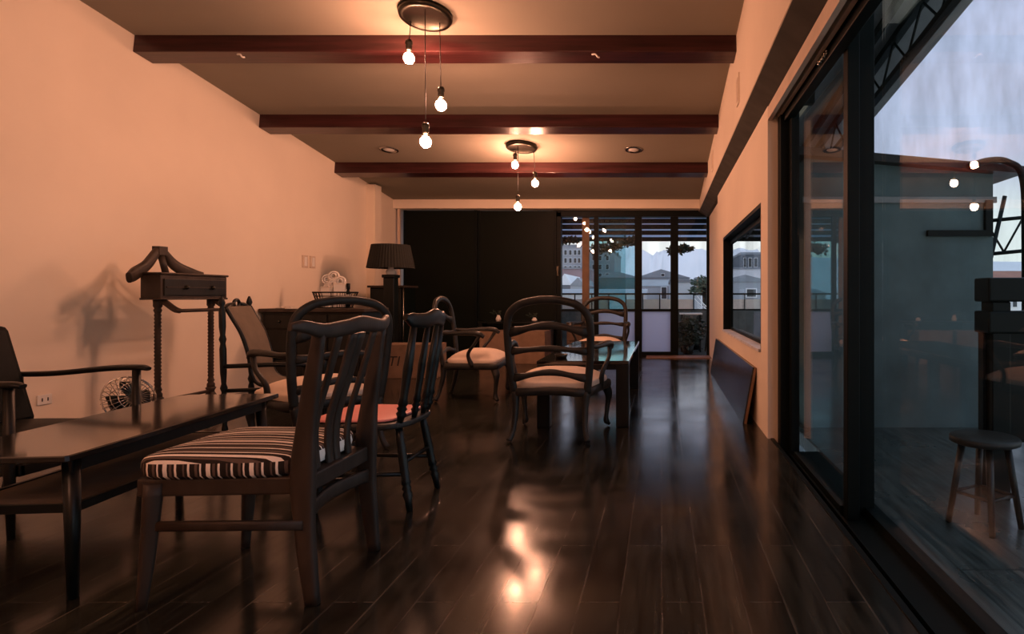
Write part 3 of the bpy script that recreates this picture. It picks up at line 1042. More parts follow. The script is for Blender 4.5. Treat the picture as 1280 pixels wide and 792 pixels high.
# ================================================================== pendants
def pendant(label, cx, cy, bulbs, rad=0.2):
    z = zc(cy)
    t = thing('pendant_light', label, 'pendant lamp', (cx, cy, z), 0, 'three-bulb pendants')
    rot = Matrix.Rotation(-SLOPE, 4, 'X')
    b = MB().lathe([(rad, 0.0), (rad, -0.025), (rad * .96, -0.04), (rad * .80, -0.046), (rad * .78, -0.036), (0.0, -0.036)], n=40)
    b.v = [tuple(rot @ Vector(p)) for p in b.v]
    part('canopy', b, 'brass', t)
    for (bx, by, bz) in bulbs:
        dx, dy, dz = bx - cx, by - cy, bz - z
        c = MB().tube([(dx * .9, dy, -0.035 - dy * .121), (dx, dy, dz + 0.10)], 0.0035, n=6)
        cord = part('cord', c, 'cord', t)
        s = MB().lathe([(0.006, 0.145), (0.022, 0.14), (0.028, 0.125), (0.028, 0.105), (0.022, 0.10), (0.024, 0.075), (0.020, 0.055)], (dx, dy, dz), n=16)
        part('socket', s, 'brass', cord)
        g = MB().lathe([(0.019, 0.06), (0.022, 0.05), (0.036, 0.036), (0.047, 0.014), (0.050, -0.008), (0.045, -0.034), (0.028, -0.052), (0.006, -0.058)], (dx, dy, dz), n=20)
        part('bulb', g, 'glass_bulb', cord)
        part('filament', MB().sphere((dx, dy, dz - 0.004), 0.041, 18, 12, (1, 1, 1.08)), 'bulb', cord, label='glowing filament core')
    return t


pendant('largest three-bulb pendant on a round bronze ceiling plate before the first beam', -1.838, 4.736,
        [(-1.987, 4.78, 2.874), (-1.742, 4.80, 2.51), (-1.793, 4.62, 2.175)])
pendant('smaller-looking three-bulb pendant hanging over the low dining table', -1.734, 7.53,
        [(-1.822, 7.56, 2.634), (-1.578, 7.58, 2.41), (-1.760, 7.44, 2.095)], 0.19)

pendant('added unseen three-bulb pendant behind the camera, fill light for camera-facing surfaces', -1.85, -0.7,  # extra pendant, added out of view to brighten surfaces facing the camera
        [(-2.0, -0.66, 3.3), (-1.75, -0.64, 2.95), (-1.80, -0.82, 2.6)])

for px, lab in ((486, 'round recessed ceiling spot on the plaster wall side of the pendant'), (792, 'round recessed ceiling spot between pendant and soffit')):
    p = at(px, 187, 7.66)
    t = thing('recessed_spot', lab, 'ceiling spot', (p.x, 7.66, zc(7.66)), 0, 'recessed ceiling spots')
    rot = Matrix.Rotation(-SLOPE, 4, 'X')
    b = MB().lathe([(0.115, 0.0), (0.115, -0.008), (0.085, -0.014), (0.078, 0.0)], n=28)
    b.v = [tuple(rot @ Vector(p_)) for p_ in b.v]
    part('trim_ring', b, 'chrome', t)
    b = MB().lathe([(0.07, -0.004), (0.05, -0.012), (0.0, -0.016)], n=20)
    b.v = [tuple(rot @ Vector(p_)) for p_ in b.v]
    part('lens', b, 'porcelain', t)


# ================================================================== carved armchairs round the low table
def make_armchair(label):
    t = thing('carved_armchair', label, 'armchair', (0, 0, 0), 0, 'carved wooden armchairs with beige seats')
    wd = 'wood_worn'
    # back frame: two stiles and the arched crest as one loop of carved wood
    L = [(-0.255, -0.255, 0.33), (-0.275, -0.275, 0.50), (-0.285, -0.295, 0.66), (-0.285, -0.315, 0.80), (-0.262, -0.33, 0.885), (-0.19, -0.34, 0.945), (-0.09, -0.345, 0.97)]
    pts = L + [(0, -0.346, 0.976)] + [(-x, y, z) for x, y, z in L[::-1]]
    b = MB().tube(spl(pts, 5), 0.020, 0.027, ref=(0, 1, 0.15), n=10, sq=0.8)
    part('back_frame', b, wd, t)
    for z, y, hw, up, r in ((0.785, -0.312, 0.272, 0.025, 0.026), (0.635, -0.292, 0.272, 0.010, 0.021), (0.462, -0.272, 0.262, 0.022, 0.022)):
        pp = []
        for k in range(13):
            u = -1 + 2 * k / 12
            pp.append((u * hw, y - 0.012 * (1 - u * u), z + up * math.cos(u * PI / 1.15) - 0.3 * up))
        b = MB().tube(pp, 0.013, [r * 1.5, r * .9, r * 1.15, r * .9, r * 1.5], ref=(0, 1, 0), n=8)
        part('back_rail', b, wd, t)
    # seat frame
    pts = [(-0.25, -0.25), (-0.295, 0.0), (-0.338, 0.22), (-0.28, 0.262), (0, 0.275), (0.28, 0.262), (0.338, 0.22), (0.295, 0), (0.25, -0.25), (0, -0.262)]
    b = MB().tube([V(p.x, p.y, p.z) for p in spl([(x, y, 0.335 + (0.012 if abs(x) < 0.05 else 0)) for x, y in pts], 6, closed=True)], 0.030, 0.020, ref=(0, 0, 1), n=10, closed=True, sq=0.7)
    part('seat_frame', b, wd, t)
    b = MB().cushion(0.350, 0.262, -0.240, 0.272, 0.345, 0.405, 0.080)
    part('seat_cushion', b, 'cushion', t)
    for s in (-1, 1):
        b = MB().tube(spl([(s * 0.283, -0.295, 0.655), (s * 0.315, -0.18, 0.648), (s * 0.352, 0.0, 0.655), (s * 0.365, 0.10, 0.645), (s * 0.362, 0.15, 0.615)], 6), [0.016, 0.017, 0.022, 0.026, 0.018], [0.016, 0.018, 0.024, 0.03, 0.024], ref=(0, 0, 1), n=10)
        part('arm', b, wd, t)
        b = MB().tube(spl([(s * 0.362, 0.11, 0.63), (s * 0.362, 0.06, 0.55), (s * 0.325, -0.005, 0.45), (s * 0.308, 0.03, 0.335)], 6), [0.018, 0.015, 0.017, 0.022], n=8)
        part('arm_support', b, wd, t)
        b = MB().tube(spl([(s * 0.298, 0.225, 0.34), (s * 0.331, 0.258, 0.25), (s * 0.321, 0.25, 0.13), (s * 0.315, 0.246, 0.05), (s * 0.335, 0.27, 0.014)], 5), [0.036, 0.034, 0.020, 0.016, 0.024, 0.014], n=10)
        part('leg', b, wd, t)
        b = MB().tube(spl([(s * 0.25, -0.25, 0.34), (s * 0.243, -0.262, 0.22), (s * 0.25, -0.295, 0.08), (s * 0.272, -0.325, 0.012)], 5), [0.030, 0.023, 0.017, 0.020], n=10)
        part('leg', b, wd, t)
    return t


def face(a):      # rotation that turns local +Y towards heading a (degrees from world +Y, anticlockwise)
    return R(a)


armB = make_armchair('carved armchair with its open ladder back to the camera at the dining table')
armB.location = (-0.755, 4.46, 0)
armB.rotation_euler = (0, 0, face(-3))
dup(armB, (-1.84, 6.05, 0), face(-86), 'carved armchair seen from its side between the red-seated chair and the dining table')
dup(armB, (-0.78, 7.80, 0), face(177), 'carved armchair facing the camera at the window end of the dining table')
dup(armB, (-2.22, 3.98, 0), face(50), 'carved armchair with round arched back directly behind the striped chair')

# low dining table
t = thing('dining_table', 'low dark dining table with a glossy top reflecting the window', 'table', (-0.60, 5.655, 0))
hw, hl, H = 0.352, 1.03, 0.508
b = MB().bb(-hw, hw, -hl, hl, H - 0.03, H)
part('tabletop', b, 'table_gloss', t, 0.005)
b = MB()
for x in (-1, 1):
    b.bb(x * (hw - 0.05), x * (hw - 0.025), -hl + 0.06, hl - 0.06, H - 0.07, H - 0.03)
for y in (-1, 1):
    b.bb(-hw + 0.06, hw - 0.06, y * (hl - 0.05), y * (hl - 0.025), H - 0.07, H - 0.03)
part('apron', b, 'wood_black', t)
for x in (-1, 1):
    for y in (-1, 1):
        b = MB().bb(x * (hw - 0.1), x * hw * 0.995, y * (hl - 0.1), y * hl * 0.998, 0, H - 0.03)
        part('leg', b, 'wood_black', t, 0.006)
# small things on it
t = thing('ashtray', 'small brown glass ashtray on the dining table', 'ashtray', (-0.80, 4.85, H))
part('bowl', MB().lathe([(0.04, 0.0), (0.055, 0.03), (0.048, 0.03), (0.036, 0.008), (0, 0.008)], n=20), 'brass', t)


# ================================================================== striped chair
t = thing('striped_chair', 'dark wooden dining chair with black and cream striped cushion in front', 'chair', (-1.40, 2.185, 0), R(90))
wd = 'wood_brown'
b = MB()
b.cur = 0
b.cushion(0.262, 0.225, -0.215, 0.305, 0.412, 0.480, 0.022, side_index=1)
part('cushion', b, ['stripe_top', 'stripe_side'], t)
b = MB().prism([(-0.235, 0.285), (0.235, 0.285), (0.205, -0.25), (-0.205, -0.25)], 0.355, 0.412, 'Z')
part('seat_frame', b, wd, t, 0.006)
for s in (-1, 1):
    b = MB().tube(spl([(s * 0.228, 0.235, 0.40), (s * 0.236, 0.245, 0.2), (s * 0.244, 0.262, 0.0)], 5), [0.027, 0.022, 0.015], n=4 * 3, sq=0.5)
    part('leg', b, wd, t)
    b = MB().tube(spl([(s * 0.212, -0.268, 0.0), (s * 0.211, -0.246, 0.2), (s * 0.21, -0.236, 0.42), (s * 0.213, -0.256, 0.64), (s * 0.216, -0.292, 0.885)], 6), [0.017, 0.018, 0.018, 0.015, 0.013], [0.022, 0.030, 0.040, 0.029, 0.020], ref=(1, 0, 0), n=12, sq=0.5)
    part('leg', b, wd, t, label='back leg rising into the backrest post')
    b = MB().tube([(s * 0.224, -0.245, 0.262), (s * 0.235, 0.25, 0.262)], 0.009, 0.016, ref=(1, 0, 0), n=8, sq=0.5)
    part('stretcher', b, wd, t)
pts = [(-0.205, -0.25, 0.30), (0, -0.215, 0.30), (0.205, -0.25, 0.30)]
b = MB().tube(spl(pts, 6), 0.009, 0.026, ref=(0, 1, 0), n=8, sq=0.5)
part('stretcher', b, wd, t)
# crest rail: wavy, with ears beyond the posts
pts = [(-0.325, -0.262, 0.905), (-0.285, -0.282, 0.905), (-0.21, -0.300, 0.888), (-0.10, -0.318, 0.893), (0, -0.322, 0.902), (0.10, -0.318, 0.893), (0.21, -0.300, 0.888), (0.285, -0.282, 0.905), (0.325, -0.262, 0.905)]
b = MB().tube(spl(pts, 6), [0.010, 0.013, 0.014, 0.014, 0.014, 0.014, 0.014, 0.013, 0.010], [0.012, 0.020, 0.024, 0.027, 0.029, 0.027, 0.024, 0.020, 0.012], ref=(0, 1, 0), n=12, sq=0.7)
part('crest_rail', b, wd, t)
for x, xb, w in ((-0.125, -0.105, [0.018, 0.014, 0.018]), (-0.026, -0.024, [0.026, 0.021, 0.019]), (0.026, 0.024, [0.026, 0.021, 0.019]), (0.125, 0.105, [0.018, 0.014, 0.018])):
    b = MB().tube(spl([(x, -0.308, 0.87), (x * .97, -0.272, 0.74), ((x + xb) / 2, -0.225, 0.58), (xb, -0.215, 0.48), (xb, -0.222, 0.40)], 6), 0.009, w, ref=(0, 1, 0), n=8, sq=0.6)
    part('slat', b, wd, t)

# ================================================================== red-seated spindle chair
t = thing('spindle_chair', 'black spindle-back chair with a coral red seat', 'chair', (-1.41, 3.0, 0), R(90))
wd = 'wood_black'
poly = []
for k in range(40):
    th = 2 * PI * k / 40
    c, s = math.cos(th), math.sin(th)
    poly.append((0.235 * math.copysign(abs(c) ** 0.6, c), 0.0 + 0.23 * math.copysign(abs(s) ** 0.6, s)))
b = MB().prism(poly, 0.385, 0.415, 'Z')
part('seat', b, 'wood_worn', t, 0.01)
b = MB().cushion(0.215, 0.20, -0.17, 0.218, 0.416, 0.432, 0.010)
part('seat_pad', b, 'red', t, label='coral red seat pad')
TURN = [(0.014, 0), (0.016, .12), (0.022, .2), (0.015, .24), (0.022, .27), (0.015, .30), (0.022, .33), (0.018, .38), (0.021, .6), (0.018, .85), (0.015, 1)]
for sx in (-1, 1):
    for sy, lx, ly in ((1, 0.20, 0.19), (-1, 0.175, -0.24)):
        b = MB().lathe([(r * 1.0, h) for r, h in TURN], (sx * lx, ly * 1.0, 0.0), (sx * lx * .80, ly * .72, 0.39), n=12)
        part('leg', b, wd, t)
    b = MB().rod((sx * 0.182, 0.168, 0.17), (sx * 0.163, -0.205, 0.17), 0.010)
    part('stretcher', b, wd, t)
part('stretcher', MB().rod((-0.175, 0.155, 0.25), (0.175, 0.155, 0.25), 0.010), wd, t)
part('stretcher', MB().rod((-0.155, -0.20, 0.22), (0.155, -0.20, 0.22), 0.010), wd, t)
SPIN = [(0.012, 0), (0.016, .06), (0.022, .09), (0.015, .115), (0.022, .14), (0.015, .165), (0.022, .19), (0.016, .25), (0.020, .55), (0.013, 1)]
for x in (-0.165, -0.055, 0.055, 0.165):
    b = MB().lathe([(r * (1.1 if abs(x) > .1 else .9), h) for r, h in SPIN], (x, -0.19 - 0.02 * (abs(x) < .1), 0.41), (x * 1.06, -0.262 - 0.02 * (abs(x) < .1), 0.875), n=12)
    part('spindle', b, wd, t)
pts = [(-0.235, -0.245, 0.905), (-0.19, -0.262, 0.89), (-0.10, -0.285, 0.885), (0, -0.295, 0.90), (0.10, -0.285, 0.885), (0.19, -0.262, 0.89), (0.235, -0.245, 0.905)]
b = MB().tube(spl(pts, 6), 0.013, [0.016, 0.034, 0.036, 0.040, 0.036, 0.034, 0.016], ref=(0, 1, 0), n=12, sq=0.7)
part('crest_rail', b, wd, t)

# ================================================================== coffee table
ang = math.atan2(0.11, 1.27)
t = thing('coffee_table', 'long glossy wooden coffee table with lower shelf beside the plaster wall', 'table', (-2.215, 2.57, 0), ang)
H = 0.485
hw, hl = 0.245, 0.635
poly = [(-hw + 0.04, -hl), (hw - 0.006, -hl), (hw, -hl + 0.01), (hw, hl - 0.01), (hw - 0.006, hl), (-hw + 0.04, hl), (-hw, hl - 0.06), (-hw, -hl + 0.06)]
b = MB().prism(poly, H - 0.022, H, 'Z')
part('tabletop', b, 'wood_table', t, 0.004)
b = MB()
b.bb(hw - 0.06, hw - 0.035, -hl + 0.06, hl - 0.06, H - 0.07, H - 0.022); b.bb(-hw + 0.035, -hw + 0.06, -hl + 0.06, hl - 0.06, H - 0.07, H - 0.022)
part('apron', b, 'wood_dark', t)
for sx in (-1, 1):
    for sy in (-1, 1):
        b = MB().tube([(sx * (hw - 0.055), sy * (hl - 0.085), H - 0.022), (sx * (hw - 0.03), sy * (hl - 0.06), 0.0)], [0.026, 0.016], n=14)
        part('leg', b, 'wood_black', t)
b = MB().bb(-hw + 0.05, hw - 0.05, -hl + 0.09, hl - 0.09, 0.288, 0.302)
part('shelf', b, 'sling', t, 0.004)
b = MB()
b.bb(hw - 0.05, hw - 0.034, -hl + 0.09, hl - 0.09, 0.278, 0.306); b.bb(-hw + 0.034, -hw + 0.05, -hl + 0.09, hl - 0.09, 0.278, 0.306)
b.bb(-hw + 0.05, hw - 0.05, -hl + 0.075, -hl + 0.09, 0.278, 0.306); b.bb(-hw + 0.05, hw - 0.05, hl - 0.09, hl - 0.075, 0.278, 0.306)
part('shelf_rail', b, 'wood_black', t)

# ================================================================== low lounge chair by the left edge
t = thing('lounge_chair', 'low black lounge chair with wooden arms at the coffee table', 'armchair', (-2.99, 2.81, 0), R(-90))
wd = 'wood_dark'
b = MB().cushion(0.27, 0.27, -0.25, 0.33, 0.30, 0.385, 0.02)
part('seat', b, 'leather', t)
# reclined back panel
rot = Matrix.Rotation(R(17), 3, 'X')
b = MB().box((0, -0.285, 0.60), (0.56, 0.085, 0.52), rot)
part('backrest', b, 'leather', t, 0.035)
b = MB()
b.bb(-0.29, 0.29, 0.30, 0.33, 0.25, 0.30); b.bb(-0.29, -0.265, -0.28, 0.33, 0.25, 0.30); b.bb(0.265, 0.29, -0.28, 0.33, 0.25, 0.30); b.bb(-0.29, 0.29, -0.28, -0.25, 0.25, 0.30)
part('seat_frame', b, wd, t, 0.006)
for s in (-1, 1):
    b = MB().tube(spl([(s * 0.30, -0.36, 0.600), (s * 0.31, -0.12, 0.605), (s * 0.315, 0.15, 0.630), (s * 0.31, 0.31, 0.635), (s * 0.305, 0.36, 0.628)], 5), [0.013, 0.014, 0.015, 0.014, 0.010], [0.018, 0.022, 0.028, 0.028, 0.018], ref=(0, 0, 1), n=10, sq=0.7)
    part('arm', b, wd, t)
    b = MB().tube([(s * 0.305, 0.30, 0.625), (s * 0.303, 0.30, 0.3), (s * 0.31, 0.315, 0.0)], [0.018, 0.020, 0.013], n=10)
    part('leg', b, wd, t)
    b = MB().tube([(s * 0.30, -0.30, 0.605), (s * 0.30, -0.29, 0.3), (s * 0.305, -0.38, 0.0)], [0.018, 0.020, 0.013], n=10)
    part('leg', b, wd, t)

# ================================================================== valet stand
t = thing('valet_stand', 'carved wooden valet stand with hanger and drawer box against the plaster wall', 'valet stand', (-3.87, 4.95, 0), 0)
wd = 'wood_brown'
TW = [(0.030, 0), (0.030, .05), (0.020, .07), (0.028, .09), (0.022, .11)]
k = 0.11
j = 0
while k < 0.86:
    k += 0.018
    TW.append((0.0245 if j % 2 else 0.0185, k)); j += 1
TW += [(0.028, .88), (0.021, .90), (0.030, .92), (0.030, 1)]
for y in (-0.28, 0.27):
    b = MB().lathe(TW, (0.0, y, 0.21), (0.0, y, 0.985), n=14)
    post = part('post', b, wd, t, label='twisted turned post')
    b = MB().lathe([(0.025, 0.13), (0.032, 0.16), (0.026, 0.19), (0.04, 0.215), (0.030, 0.225)], (0, y, 0), n=14)
    b.tube(spl([(0, y, 0.17), (0.05, y, 0.12), (0.14, y, 0.06), (0.20, y, 0.015)], 5), [0.03, 0.022, 0.016], n=8)
    b.tube(spl([(0, y, 0.17), (-0.05, y, 0.12), (-0.14, y, 0.06), (-0.20, y, 0.015)], 5), [0.03, 0.022, 0.016], n=8)
    part('foot', b, wd, t)
part('stretcher', MB().rod((0, -0.28, 0.19), (0, 0.27, 0.19), 0.013), wd, t)
# drawer box, long side along the wall
b = MB().bb(-0.075, 0.08, -0.35, 0.35, 0.985, 1.165)
b.bb(-0.085, 0.092, -0.36, 0.36, 1.165, 1.182)
b.bb(-0.082, 0.088, -0.355, 0.355, 0.972, 0.987)
part('tray_box', b, wd, t, 0.006)
b = MB().bb(0.08, 0.09, -0.325, 0.325, 1.005, 1.135)
dr = part('drawer', b, 'wood_dark', t, 0.004)
b = MB()
b.bb(0.09, 0.096, -0.31, 0.31, 1.065, 1.075)
part('moulding', b, wd, dr)
for y in (-0.12, 0.16):
    part('knob', MB().sphere((0.10, y, 1.07), 0.017, 10, 7), 'brass', dr)
# trouser bar on two brackets
for y in (-0.28, 0.27):
    b = MB().tube(spl([(0.0, y, 0.985), (0.06, y, 0.95), (0.13, y, 0.90), (0.175, y, 0.885)], 5), [0.03, 0.024, 0.024, 0.02], [0.018, 0.016, 0.016, 0.016], n=8)
    part('bracket', b, wd, t)
part('trouser_bar', MB().rod((0.165, -0.32, 0.888), (0.165, 0.31, 0.888), 0.014), wd, t)
# hanger
part('hanger_post', MB().tube([(-0.06, -0.13, 1.18), (-0.085, -0.15, 1.33)], 0.024, 0.018, n=8), wd, t)
pts = [(-0.03, -0.50, 1.135), (-0.06, -0.42, 1.165), (-0.085, -0.28, 1.24), (-0.09, -0.19, 1.34), (-0.09, -0.15, 1.36), (-0.09, -0.11, 1.34), (-0.085, -0.01, 1.25), (-0.06, 0.12, 1.185), (-0.03, 0.21, 1.165)]
b = MB().tube(spl(pts, 6), [0.040, 0.050, 0.042, 0.030, 0.032, 0.030, 0.042, 0.050, 0.040], [0.018, 0.022, 0.022, 0.026, 0.03, 0.026, 0.022, 0.022, 0.018], ref=(0, 0, 1), n=12, sq=0.7)
b.bb(-0.12, -0.06, -0.19, -0.11, 1.325, 1.392)
part('hanger', b, wd, t)

# ================================================================== colonial sling chair behind
dirv = V(-0.142, 0.50, 0)
az = math.atan2(0.142, 0.5)
t = thing('sling_chair', 'dark turned-wood armchair with taupe sling back beside the valet stand', 'armchair', (-2.97, 4.69, 0), R(-90) + az)
# local: +Y forward, -X is near side (after rotation near = camera side is +X)
wd = 'wood_black'
POST = [(0.016, 0), (0.022, .04), (0.014, .08), (0.022, .12), (0.022, .28), (0.015, .31), (0.024, .34), (0.015, .37), (0.021, .45), (0.022, .62), (0.016, .66), (0.024, .69), (0.016, .72), (0.022, .78), (0.021, .90), (0.012, .925), (0.022, .95), (0.016, .975), (0.006, 1)]
for s in (-1, 1):
    b = MB().lathe(POST, (s * 0.26, -0.25, 0), (s * 0.26, -0.27, 1.0), n=12)
    part('leg', b, wd, t, label='turned back post with finial')
    b = MB().lathe([(r, h) for r, h in POST[:14]] + [(0.02, 0.9), (0.02, 1)], (s * 0.26, 0.27, 0), (s * 0.26, 0.27, 0.49), n=12)
    part('leg', b, wd, t)
    b = MB().tube([(s * 0.26, -0.26, 0.495), (s * 0.265, 0.05, 0.50), (s * 0.265, 0.31, 0.49)], 0.016, [0.02, 0.024, 0.028], ref=(0, 0, 1), n=10, sq=0.6)
    part('arm', b, wd, t)
    b = MB().rod((s * 0.26, -0.25, 0.32), (s * 0.26, 0.27, 0.32), 0.014)
    part('seat_rail', b, wd, t)
# carved top rail with a ring
b = MB().tube(spl([(-0.25, -0.268, 0.90), (-0.15, -0.268, 0.925), (-0.05, -0.268, 0.945)], 4), [0.018, 0.024, 0.014], n=8)
b.tube(spl([(0.25, -0.268, 0.90), (0.15, -0.268, 0.925), (0.05, -0.268, 0.945)], 4), [0.018, 0.024, 0.014], n=8)
ring = [(0.05 * math.cos(a * PI / 8), -0.268, 0.945 + 0.028 * math.sin(a * PI / 8)) for a in range(16)]
b.tube(ring, 0.012, n=8, closed=True)
part('crest_rail', b, wd, t)
cur = spl([(0, -0.255, 0.92), (0, -0.22, 0.85), (0, -0.155, 0.72), (0, -0.11, 0.56), (0, -0.09, 0.42), (0, -0.03, 0.350), (0, 0.12, 0.33), (0, 0.28, 0.335)], 5)
b = MB().tube(cur, 0.225, 0.013, ref=(1, 0, 0), n=16, sq=0.35)
part('sling', b, 'sling', t)
for s in (-1, 1):
    b = MB().tube([p + V(s * 0.232, 0, 0) for p in cur], 0.014, n=8)
    part('sling_side_rail', b, wd, t)
part('stretcher', MB().rod((-0.26, 0.27, 0.2), (0.26, 0.27, 0.2), 0.012), wd, t)
part('stretcher', MB().rod((-0.26, -0.255, 0.2), (0.26, -0.255, 0.2), 0.012), wd, t)

# ================================================================== floor fan
t = thing('floor_fan', 'small chrome wire floor fan at the foot of the plaster wall', 'fan', (-3.72, 4.25, 0), R(20))
tilt = Matrix.Translation((0, 0, 0.28)) @ Matrix.Rotation(R(52), 4, 'Z') @ Matrix.Rotation(R(68), 4, 'X')
b = MB()
RF = 0.165


def tf(p):
    return tilt @ Vector(p)


for k in range(28):
    a = 2 * PI * k / 28
    c, s = math.cos(a), math.sin(a)
    b.tube([tf((0.03 * c, 0.03 * s, 0.065)), tf((0.10 * c, 0.10 * s, 0.062)), tf((RF * .93 * c, RF * .93 * s, 0.035)), tf((RF * c, RF * s, 0.0)), tf((RF * .93 * c, RF * .93 * s, -0.035)), tf((0.06 * c, 0.06 * s, -0.06))], 0.0022, n=5)
for rr, zz, th in ((RF, 0.0, 0.005), (0.10, 0.062, 0.003), (0.14, 0.05, 0.0025), (0.10, -0.052, 0.003)):
    b.tube([tf((rr * math.cos(2 * PI * k / 32), rr * math.sin(2 * PI * k / 32), zz)) for k in range(32)], th, n=6, closed=True)
part('cage', b, 'chrome', t)
b = MB()
for k in range(4):
    m2 = tilt @ Matrix.Rotation(k * PI / 2, 4, 'Z')
    pr = []
    fr = []
    for i in range(6):
        r_ = 0.02 + 0.022 * i
        w_ = 0.018 + 0.030 * math.sin(i / 5 * PI * .75)
        pr += [m2 @ V(r_, -w_, -0.014), m2 @ V(r_, w_, 0.014), m2 @ V(r_, w_, 0.017), m2 @ V(r_, -w_, -0.011)]
    for i in range(5):
        o = i * 4
        fr += [(o, o + 1, o + 5, o + 4), (o + 2, o + 3, o + 7, o + 6), (o + 1, o + 2, o + 6, o + 5), (o + 3, o, o + 4, o + 7)]
    fr += [(0, 3, 2, 1), (20, 21, 22, 23)]
    b.add(pr, fr, True)
part('blades', b, 'black_metal', t)
b = MB().lathe([(0.045, 0), (0.055, .3), (0.05, .7), (0.02, 1)], tf((0, 0, -0.05)), tf((0, 0, -0.17)), n=16)
b.lathe([(0.028, 0), (0.028, .8), (0.01, 1)], tf((0, 0, -0.02)), tf((0, 0, 0.07)), n=14)
part('motor', b, 'wood_black', t)
b = MB().lathe([(0.11, 0.0), (0.11, 0.012), (0.03, 0.025), (0.018, 0.03), (0.016, 0.13)], n=20)
b.tube([V(0, 0, 0.12), tf((0, -0.17, 0))], 0.012, n=8)
part('base', b, 'chrome', t)

# ================================================================== sideboard and things on it
t = thing('sideboard', 'dark wooden sideboard in front of the black cabinet with papers and a basket on it', 'sideboard', (-3.79, 6.86, 0))
b = MB().bb(-0.54, 0.54, -0.26, 0.26, 0.12, 0.825)
part('body', b, 'wood_dark', t, 0.006)
b = MB().bb(-0.565, 0.585, -0.30, 0.29, 0.825, 0.865)
part('top', b, 'wood_brown', t, 0.008)
for sx in (-0.48, 0.48):
    for y in (-0.2, 0.2):
        b = MB().lathe([(0.02, 0), (0.032, .4), (0.022, .8), (0.035, 1)], (sx, y, 0), (sx, y, 0.12), n=12)
        part('foot', b, 'wood_dark', t)
for k in range(3):
    x0 = -0.52 + k * 0.347
    d = part('drawer', MB().bb(x0 + 0.012, x0 + 0.335, -0.278, -0.26, 0.65, 0.80), 'wood_dark', t, 0.006)
    part('knob', MB().sphere((x0 + 0.173, -0.29, 0.725), 0.017, 10, 7), 'brass', d)
    d = part('door', MB().bb(x0 + 0.012, x0 + 0.335, -0.278, -0.26, 0.15, 0.63), 'wood_dark', t, 0.006)
    part('knob', MB().sphere((x0 + (0.29 if k != 2 else 0.05), -0.29, 0.40), 0.015, 10, 7), 'brass', d)

TZ = 0.865
# basket with things, papers
t = thing('wire_basket', 'dark shallow basket on the sideboard holding white boxes', 'basket', (-3.70, 6.90, TZ), 0)
b = MB()
for k in range(5):
    f = k / 4
    hx, hy = 0.17 + 0.05 * f, 0.10 + 0.04 * f
    lp = [(hx * math.copysign(abs(math.cos(a)) ** .5, math.cos(a)), hy * math.copysign(abs(math.sin(a)) ** .5, math.sin(a)), 0.008 + 0.17 * f) for a in [2 * PI * i / 40 + .01 for i in range(40)]]
    b.tube(lp, 0.005 if k < 4 else 0.008, n=6, closed=True)
for i in range(40):
    a = 2 * PI * i / 40 + .01
    c, s = math.copysign(abs(math.cos(a)) ** .5, math.cos(a)), math.copysign(abs(math.sin(a)) ** .5, math.sin(a))
    b.tube([(0.17 * c, 0.10 * s, 0.008), (0.22 * c, 0.14 * s, 0.178)], 0.0035, n=5)
part('basket_wires', b, 'black_metal', t)
part('basket_bottom', MB().bb(-0.16, 0.16, -0.09, 0.09, 0.002, 0.010), 'black_metal', t)
t = thing('lidded_box', 'white card box standing in the basket beside the black bottle', 'box', (-3.645, 6.90, TZ + 0.011), R(12))
part('body', MB().bb(-0.06, 0.06, -0.045, 0.045, 0, 0.255), 'white', t, 0.003)
part('lid', MB().bb(-0.062, 0.062, -0.047, 0.047, 0.255, 0.27), 'paper', t, 0.003)
t = thing('lidded_box', 'smaller white card box in the basket under the filigree ornament', 'box', (-3.785, 6.89, TZ + 0.011), R(-6))
part('body', MB().bb(-0.055, 0.055, -0.045, 0.045, 0, 0.215), 'white', t, 0.003)
part('lid', MB().bb(-0.057, 0.057, -0.047, 0.047, 0.215, 0.23), 'paper', t, 0.003)
t = thing('filigree_ornament', 'white openwork flower ornament standing behind the basket boxes', 'ornament', (-3.82, 7.09, TZ), R(10))
part('stand', MB().lathe([(0.05, 0), (0.05, 0.01), (0.012, 0.02), (0.010, 0.20)], n=16), 'porcelain', t)
b = MB()
for (cx, cz, r) in ((0, 0.27, 0.055), (-0.07, 0.33, 0.05), (0.07, 0.31, 0.05), (0.0, 0.37, 0.05), (-0.06, 0.24, 0.04), (0.07, 0.23, 0.04), (0.02, 0.31, 0.03)):
    for ph in (0, 1.0, 2.1):
        b.tube([(cx + r * math.cos(a), 0.35 * r * math.sin(a + ph), cz + r * math.sin(a)) for a in [2 * PI * i / 16 for i in range(16)]], 0.010, n=6, closed=True)
        b.tube([(cx + .55 * r * math.cos(a), 0.35 * r * math.cos(a + ph), cz + .55 * r * math.sin(a)) for a in [2 * PI * i / 12 for i in range(12)]], 0.009, n=6, closed=True)
part('flower', b, 'porcelain', t)
t = thing('bottle', 'black bottle with white label at the end of the basket', 'bottle', (-3.552, 6.89, TZ + 0.06))
part('body', MB().lathe([(0.019, -0.048), (0.022, -0.04), (0.022, 0.11), (0.017, 0.135), (0.012, 0.15)], n=18), 'black_metal', t)
part('cap', MB().lathe([(0.018, 0.15), (0.021, 0.16), (0.021, 0.215), (0.016, 0.22)], n=18), 'black_metal', t)
part('paper_label', MB().lathe([(0.0222, 0.03), (0.0228, 0.031), (0.0228, 0.095), (0.0222, 0.096)], n=18), 'white', t)
